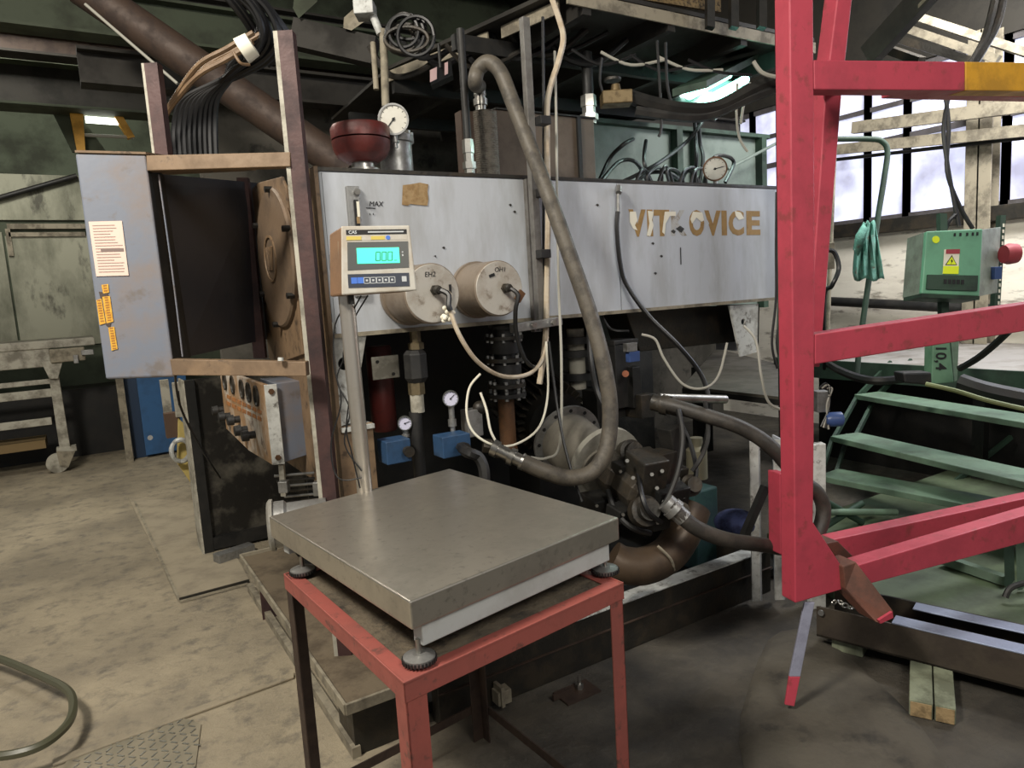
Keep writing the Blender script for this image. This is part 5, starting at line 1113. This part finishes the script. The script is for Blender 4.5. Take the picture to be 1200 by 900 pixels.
obj('lightning_mark', MB().slab([GB(.475, .44, .0075), GB(.445, .485, .0075), GB(.465, .487, .0075), GB(.455, .53, .0075), GB(.49, .475, .0075), GB(.468, .475, .0075)], -bn*.0008), BLK, wl)
obj('label_lines', MB().slab([GB(.36, .595, .0055), GB(.57, .595, .0055), GB(.57, .605, .0055), GB(.36, .605, .0055)], -bn*.0005).slab([GB(.36, .63, .0055), GB(.55, .63, .0055), GB(.55, .64, .0055), GB(.36, .64, .0055)], -bn*.0005), mat('label_ink', (130, 150, 40), .6, bump=0), wl)
for u in (.48, .58, .7, .8, .88): gr('maker_mark', u, .05, u+.035, .1, BLK)
obj('yellow_dot', MB().cyl(GB(.17, .14, .001), GB(.17, .14, .004), .02), SIGNY, t)
obj('red_connector', MB().lathe(G(1176, 298, .0), CR, [(0, .05), (.03, .06), (.07, .055)], 18), SIGNR, t)
obj('blue_connector', MB().frame(G(1166, 320, .0), CR, CF, Z1, .02, .03, .035), BLUEPL, t, .003)
t = thing('slotted_strut', 'perforated green channel post right of the green electric box', 'post', PZ(1172, 440, PLZ))
obj('channel', MB().slab([G(1173, 252, .1), G(1179, 252, .1), G(1172, 362, .1), G(1165, 362, .1)], CF*.04), GREENDK, t)
for k in range(14): obj('slot', MB().slab([G(1175-k*.45, 262+k*7, .095), G(1177-k*.45, 262+k*7, .095), G(1177-k*.45, 266+k*7, .095), G(1175-k*.45, 266+k*7, .095)], -CF*.002), LETW, t)
for i, pts in enumerate(([(1112, 112), (1106, 150), (1110, 190), (1118, 235), (1124, 265)], [(1108, 112), (1112, 150), (1110, 200), (1124, 240), (1140, 268)], [(1122, 250), (1112, 260), (1108, 270)])):
    cable('box_cable', [G(x, y, .1) for x, y in pts], .012, CABLE, ['left black cable dropping to the green electric box', 'right black cable dropping to the green electric box', 'short black cable bend on top of the green electric box'][i])
t = thing('bent_handrail', 'bent green tubular handrail beside the windows', 'handrail', P(1008, 420, 4.6))
obj('tube', MB().tube([P(980, 163, 4.6), P(1020, 163, 4.6), P(1034, 166, 4.6), P(1040, 178, 4.6), P(1036, 210, 4.6), P(1028, 260, 4.6), P(1018, 330, 4.6), P(1008, 400, 4.6), P(1004, 438, 4.6)], .018, 10), GREENDK, t)
# cloth
t_mb = MB(); rows, cols_ = 16, 12; vs = []
outl = [(1012, 1024, 260), (1007, 1027, 268), (1003, 1028, 276), (1002, 1030, 285), (1002, 1031, 295), (1001, 1033, 305), (1000, 1035, 318), (1001, 1036, 328)]
for i in range(rows):
    f0 = i/(rows-1)*(len(outl)-1); i0 = min(int(f0), len(outl)-2); fr0 = f0-i0
    xl = outl[i0][0]*(1-fr0)+outl[i0+1][0]*fr0; xr = outl[i0][1]*(1-fr0)+outl[i0+1][1]*fr0; yy = outl[i0][2]*(1-fr0)+outl[i0+1][2]*fr0
    for j in range(cols_): vs.append(P(xl+(xr-xl)*j/(cols_-1), yy+2*math.sin(j*1.1), 4.48+.03*math.sin(j*1.9+i*.25)*min(1, .3+i/8)))
fs = [(i*cols_+j, i*cols_+j+1, (i+1)*cols_+j+1, (i+1)*cols_+j) for i in range(rows-1) for j in range(cols_-1)]
t_mb.add(vs, fs, True)
t_mb.add([P(1012, 262, 4.44), P(1003, 275, 4.42), P(1000, 292, 4.42), P(1006, 300, 4.43), P(1013, 285, 4.41), P(1017, 268, 4.43)], [(0, 1, 2, 3, 4, 5)], True)
rg = tag(obj('rag_cloth', t_mb, CLOTH), 'teal rag hung over the bent green handrail', 'cloth')
so = rg.modifiers.new('solid', 'SOLIDIFY'); so.thickness = .006
cable('plug_cable', [P(968, 293, 4.0), P(978, 296, 4.0), P(983, 315, 4.0), P(975, 335, 4.0), P(966, 350, 4.2), PZ(966, 432, PLZ)], .013, CABLE, 'black cable looping beside the red upright against the white wall')
tag(obj('wall_socket', MB().frame(P(970, 300, 4.3), CR, CF, Z1, .03, .03, .08), BEAML, None, .003), 'grey socket box on the wall beside the red upright', 'socket')
tag(obj('thin_pipe', MB().cyl(P(980, 120, 4.9), V((P(968, 360, 4.9).x, P(968, 360, 4.9).y, PLZ)), .015), BEAML), 'thin pale pipe running down the wall beside the red upright', 'pipe')
cable('floor_hose', [P(1124, 432, 3.8), P(1145, 420, 3.7), P(1165, 404, 3.6), P(1182, 388, 3.5)], .018, DARK2, 'black hose rising behind the red middle beam at the right')
cable('floor_hose', [PZ(962, 425, PLZ)+Z1*.03, PZ(985, 440, PLZ)+Z1*.03, PZ(1020, 452, PLZ)+Z1*.03, PZ(1060, 450, PLZ)+Z1*.03, PZ(1092, 445, PLZ)+Z1*.03], .025, DARK2, 'dark hose lying on the raised floor left of the numbered post')
cable('floor_hose', [P(1085, 450, 3.7), P(1120, 458, 3.6), P(1160, 470, 3.5), P(1230, 486, 3.4)], .012, mat('olive_hose', (120, 128, 84), .6, bump=0), 'thin olive hose trailing above the top green step')
cable('floor_hose', [P(1125, 447, 3.9), P(1160, 458, 3.8), P(1230, 472, 3.7)], .045, BLACK, 'fat black pipe lying at the edge of the raised floor')
tag(obj('foot_casting', MB().slab([P(1058, 437, 3.75), P(1092, 436, 3.75), P(1093, 452, 3.75), P(1060, 449, 3.75)], CF*.1), DARK2, None, .01), 'dark cast foot at the base of the numbered post', 'casting')
tag(obj('tyre_mark_cable', MB().tube([P(1178, 700, 2.9), P(1186, 688, 2.9), P(1215, 680, 2.9)], .012, 8), BLACK), 'black cable curl on the green plate at the right edge', 'cable')
t = thing('blue_connector', 'blue plastic connector and wires behind the red upright by the steps', 'connector', P(975, 500, 3.3))
obj('body', MB().lathe(P(968, 492, 3.3), CR, [(0, .02), (.02, .035), (.07, .035), (.08, .02)], 16), BLUEPL, t); obj('box', MB().frame(P(962, 470, 3.35), CR, CF, Z1, .03, .03, .05), ZINC, t, .003)
for k in range(4): obj('wire', MB().tube([P(960+k*3, 455, 3.3), P(969+k*2, 450+k*2, 3.3), P(972-k, 475, 3.3), P(962+k*3, 500+k, 3.3)], .005, 6), GREYCAB if k % 2 else CABLE, t)
tag(obj('white_ledge', MB().slab([P(950, 522, 3.2), P(968, 520, 3.2), V((P(968, 545, 3.2).x, P(968, 545, 3.2).y, 0)), V((P(950, 545, 3.2).x, P(950, 545, 3.2).y, 0))], CF*.05), WHITE, None, .003), 'white painted block between red upright and the green steps', 'block')
# ================================================================== FLOOR THINGS, LEFT
cable('floor_cable', [PZ(-40, 760, .1), PZ(0, 772, .1), PZ(50, 793, .1), PZ(78, 808, .1), PZ(86, 826, .1), PZ(78, 850, .1), PZ(50, 873, .1), PZ(10, 885, .1), PZ(-40, 888, .1)], .016, mat('olive_cable', (70, 70, 54), .4, 0, bump=0), 'thick olive-black cable loop entering the frame at lower left')
cp = [PZ(78, 893, 0), PZ(140, 868, 0), PZ(212, 842, 0), PZ(236, 850, 0), PZ(226, 925, 0), PZ(60, 960, 0)]
t = thing('checker_plate', 'worn steel checker plate set in the floor at lower left', 'floor plate', cp[0])
obj('plate', MB().slab([p+Z1*.006 for p in cp], -Z1*.006), mat('worn_plate', (120, 114, 98), .5, .4, (150, 140, 120), 3, .6, .1, 60), t)
def inside(p):
    c = False; n_ = len(cp)
    for i in range(n_):
        a_, b_ = cp[i], cp[i-1]
        if (a_.y > p.y) != (b_.y > p.y) and p.x < (b_.x-a_.x)*(p.y-a_.y)/(b_.y-a_.y)+a_.x: c = not c
    return c
mb = MB(); bb = [min(p.x for p in cp), max(p.x for p in cp), min(p.y for p in cp), max(p.y for p in cp)]
sp_ = .034; i = 0; y = bb[2]
while y < bb[3]:
    j = 0; x = bb[0]
    while x < bb[1]:
        c = V((x, y, .007))
        if inside(c):
            e_ = V((1, 1, 0)).normalized() if (i+j) % 2 else V((1, -1, 0)).normalized()
            mb.frame(c, e_, e_.cross(Z1), Z1, .013, .003, .0012)
        x += sp_; j += 1
    y += sp_; i += 1
obj('ridges', mb, STEEL, t)['kind'] = 'stuff'
tag(obj('floor_seam', MB().slab([PZ(62, 892, 0), PZ(345, 790, 0), PZ(345, 796, 0), PZ(62, 900, 0)], Z1*.012), FLOOR, None, .004), 'raised concrete seam running from the table leg to the lower left corner', 'floor seam')
fq = [PZ(150, 583, 0), PZ(209, 703, 0), PZ(292, 680, 0), PZ(270, 640, 0), PZ(232, 590, 0)]
t = thing('trench_cover', 'flat dusty cover plate in the floor with bright worn edges', 'floor plate', fq[0])
obj('plate', MB().slab(fq, Z1*.008), mat('dusty_cover', (146, 136, 116), .8, 0, (116, 107, 92), 5, .6, .3, 30), t)
obj('worn_edge', MB().bar(PZ(158, 588, .008), PZ(210, 703, .008), .014, .012), BEAML, t); obj('worn_edge', MB().bar(PZ(210, 703, .008), PZ(292, 681, .008), .012, .02), DARK, t)
obj('worn_edge', MB().bar(PZ(210, 705, .014), PZ(290, 684, .014), .006, .01), BEAML, t)
# low tray beside base
TZ = .2
p1, p3 = PZ(405, 832, TZ), PZ(288, 652, TZ); p2 = V((p1.x+.26, p1.y, TZ)); p4 = V((p1.x+.26, p3.y, TZ)); p3 = V((p1.x, p3.y, TZ))
t = thing('drip_tray', 'low dusty steel tray with worn rim beside the machine base', 'tray', V((p1.x, p1.y, .0)))
obj('bottom', MB().slab([p1, p2, p4, p3], -Z1*.012), mat('tray_brown', (104, 92, 74), .8, .1, (64, 54, 42), 6, .7, .3, 30), t)
for a_, b_ in ((p1, p2), (p1, p3), (p3, p4)): obj('rim', MB().bar(a_+Z1*.0, b_+Z1*.0, .012, .04), BEAML, t, .002)
obj('support_box', MB().box(p1.x+.03, p2.x, p1.y+.03, p1.y+.2, 0, TZ-.012), DARK, t)
g = PZ(318, 727, 0); obj('support_angle', MB().slab([V((p1.x+.005, g.y+.03, 0)), V((p1.x+.005, g.y+.03, TZ-.02)), V((p1.x+.12, g.y+.03, TZ-.02)), V((p1.x+.12, g.y+.03, 0))], Y1*.008), PURPLE, t)
obj('floor_angle', MB().bar(V((p1.x+.03, p1.y+.02, .02)), V((p1.x+.03, p3.y, .02)), .03, .04), BEAML, t)
g = PZ(275, 650, .02); tag(obj('loose_channel', MB().frame(V((g.x, g.y, .03)), (X1*.95+Y1*.3).normalized(), (Y1*.95-X1*.3).normalized(), Z1, .12, .04, .03), ZINC, None, .003), 'loose grey steel channel piece at the foot of the black panel', 'channel')
tag(obj('oily_rags', MB().ball(PZ(302, 668, .05)+V((.06, 0, .03)), .05, 8, .6).ball(PZ(312, 672, .05)+V((.08, .02, .01)), .05, 8, .5), BLACK), 'black oily rags heaped at the tray corner', 'rag')
# concrete plinth lower right
hp = [(872, 900), (866, 870), (868, 838), (878, 805), (888, 775), (900, 750), (915, 740), (935, 737), (955, 742), (985, 762), (1015, 788), (1045, 815), (1075, 846), (1100, 880), (1130, 930), (880, 930)]
mb = MB(); h0 = [PZ(x, y, 0) for x, y in hp]; hc = sum(h0, V())/len(h0); n_ = len(h0)
vs = [hc+(p-hc)*f0+Z1*z_ for f0, z_ in ((1, -.01), (1, .001), (.95, .009), (.88, .016), (.8, .019)) for p in h0]
mb.add(vs, [tuple(range(4*n_, 5*n_))]+[(k*n_+i_, k*n_+(i_+1) % n_, (k+1)*n_+(i_+1) % n_, (k+1)*n_+i_) for k in range(4) for i_ in range(n_)], True)
tag(obj('concrete_hump', mb, mat('plinth', (78, 73, 63), .9, 0, (58, 54, 47), 4, .7, .5, 40, c3=(40, 38, 34), sc3=5)), 'low worn concrete hump in the floor below the hanging strip', 'plinth')
# ================================================================== LEFT BACKGROUND
YC = 8.5
t = thing('workshop_trolley', 'dirty white steel trolley on castors by the back wall', 'trolley', V((-.6, YC, 0)))
obj('top_frame', MB().abox(-90, 402, 112, 412, YC, .8), DIRTYWHITE, t, .01)
obj('top_rail', MB().abox(-90, 413, 60, 436, YC+.02, .05), DIRTYWHITE, t, .01)
obj('front_clamp', MB().abox(58, 408, 100, 424, YC-.08, .1), BEAML, t, .01); obj('clamp_bolt', MB().abox(95, 410, 110, 416, YC-.12, .1).abox(86, 416, 92, 426, YC-.12, .05), ZINC, t, .005)
obj('gusset', MB().slab([PY(48, 424, YC-.02), PY(74, 422, YC-.02), PY(68, 444, YC-.02), PY(58, 444, YC-.02)], -Y1*.02), DIRTYWHITE, t, .005)
obj('leg', MB().slab([PY(57, 440, YC), PY(69, 440, YC), PY(83, 528, YC), PY(70, 528, YC)], Y1*.06), DIRTYWHITE, t, .006)
obj('leg', MB().slab([PY(-60, 440, YC), PY(-48, 440, YC), PY(-34, 540, YC), PY(-47, 540, YC)], Y1*.06), DIRTYWHITE, t, .006)
for y0, y1 in ((451, 457), (463, 473), (498, 507)): obj('cross_rail', MB().abox(-90, y0, 62, y1, YC+.02, .04), DIRTYWHITE, t, .005)
obj('foot_plate', MB().abox(66, 524, 90, 530, YC-.02, .12), DIRTYWHITE, t, .004)
w0 = PY(68, 546, YC); 
cs_ = obj('castor', MB().lathe(V((w0.x, YC-.03, .1)), Y1, [(0, .05), (0, .1), (.05, .1), (.05, .05)], 28), DIRTYWHITE, t)
obj('fork', MB().slab([PY(66, 529, YC-.05), PY(88, 529, YC-.05), PY(80, 548, YC-.05), PY(70, 546, YC-.05)], Y1*.02), BEAML, cs_)
obj('lower_shelf', MB().abox(-90, 525, 55, 535, YC+.1, .4), mat('tan_board', (120, 100, 66), .8), t)
t = thing('blue_cabinet', 'blue steel cabinet with its door ajar beyond the console', 'cabinet', V((PY(185, 533, 8.4).x, 8.4, 0)))
obj('body', MB().box(PY(152, 490, 8.5).x, PY(215, 490, 8.5).x, 8.6, 9.1, 0, 1.25), mat('blue_dark', (30, 52, 78), .5), t, .005)
a, b = PZ(172, 537, 0), PZ(228, 527, 0); obj('door', MB().slab([a+Z1*.03, b+Z1*.03, b+Z1*1.25, a+Z1*1.25], Y1*.03), mat('cab_blue', (54, 96, 142), .5, 0, (44, 74, 108), 4, .6), t, .004)
obj('frame_post', MB().box(PY(145, 490, 8.5).x-.03, PY(150, 490, 8.5).x, 8.45, 8.52, 0, 1.3), BEAML, t); obj('door_knob', MB().cyl(P(176, 513, 7.2), P(176, 513, 7.1), .025), ZINC, t)
t = thing('white_bracket_box', 'white framed box over a yellow base beside the blue cabinet', 'box', V((PY(215, 560, 6.3).x, 6.3, 0)))
obj('white_frame', MB().abox(204, 447, 232, 488, 6.3, .05), DIRTYWHITE, t, .004); obj('slot', MB().abox(208, 458, 214, 475, 6.28, .01), BLK, t)
obj('cross_post', MB().abox(190, 445, 200, 490, 6.5, .05), DIRTYWHITE, t); obj('dark_drawer', MB().abox(194, 484, 212, 513, 6.35, .1), mat('brown_drawer', (84, 64, 50), .7), t)
obj('yellow_base', MB().slab([PY(209, 490, 6.3), PY(240, 520, 6.3), PY(240, 590, 6.3), PY(209, 545, 6.3)], Y1*.1), mat('pale_yellow', (190, 170, 100), .6, 0, (160, 140, 90), 5, .5), t, .004)
obj('coil', MB().tube([PY(212, 528, 6.2)+V((.07*math.cos(q*.7), .02*math.sin(q), .09*math.sin(q*.7))) for q in range(18)], .018, 7, 3), WHITE, t)
tag(obj('dark_workbench', MB().abox(-90, 462, 150, 560, 9.3, .5), DARK2), 'dark bench base behind the trolley', 'bench')  # one dark steel colour over the whole base
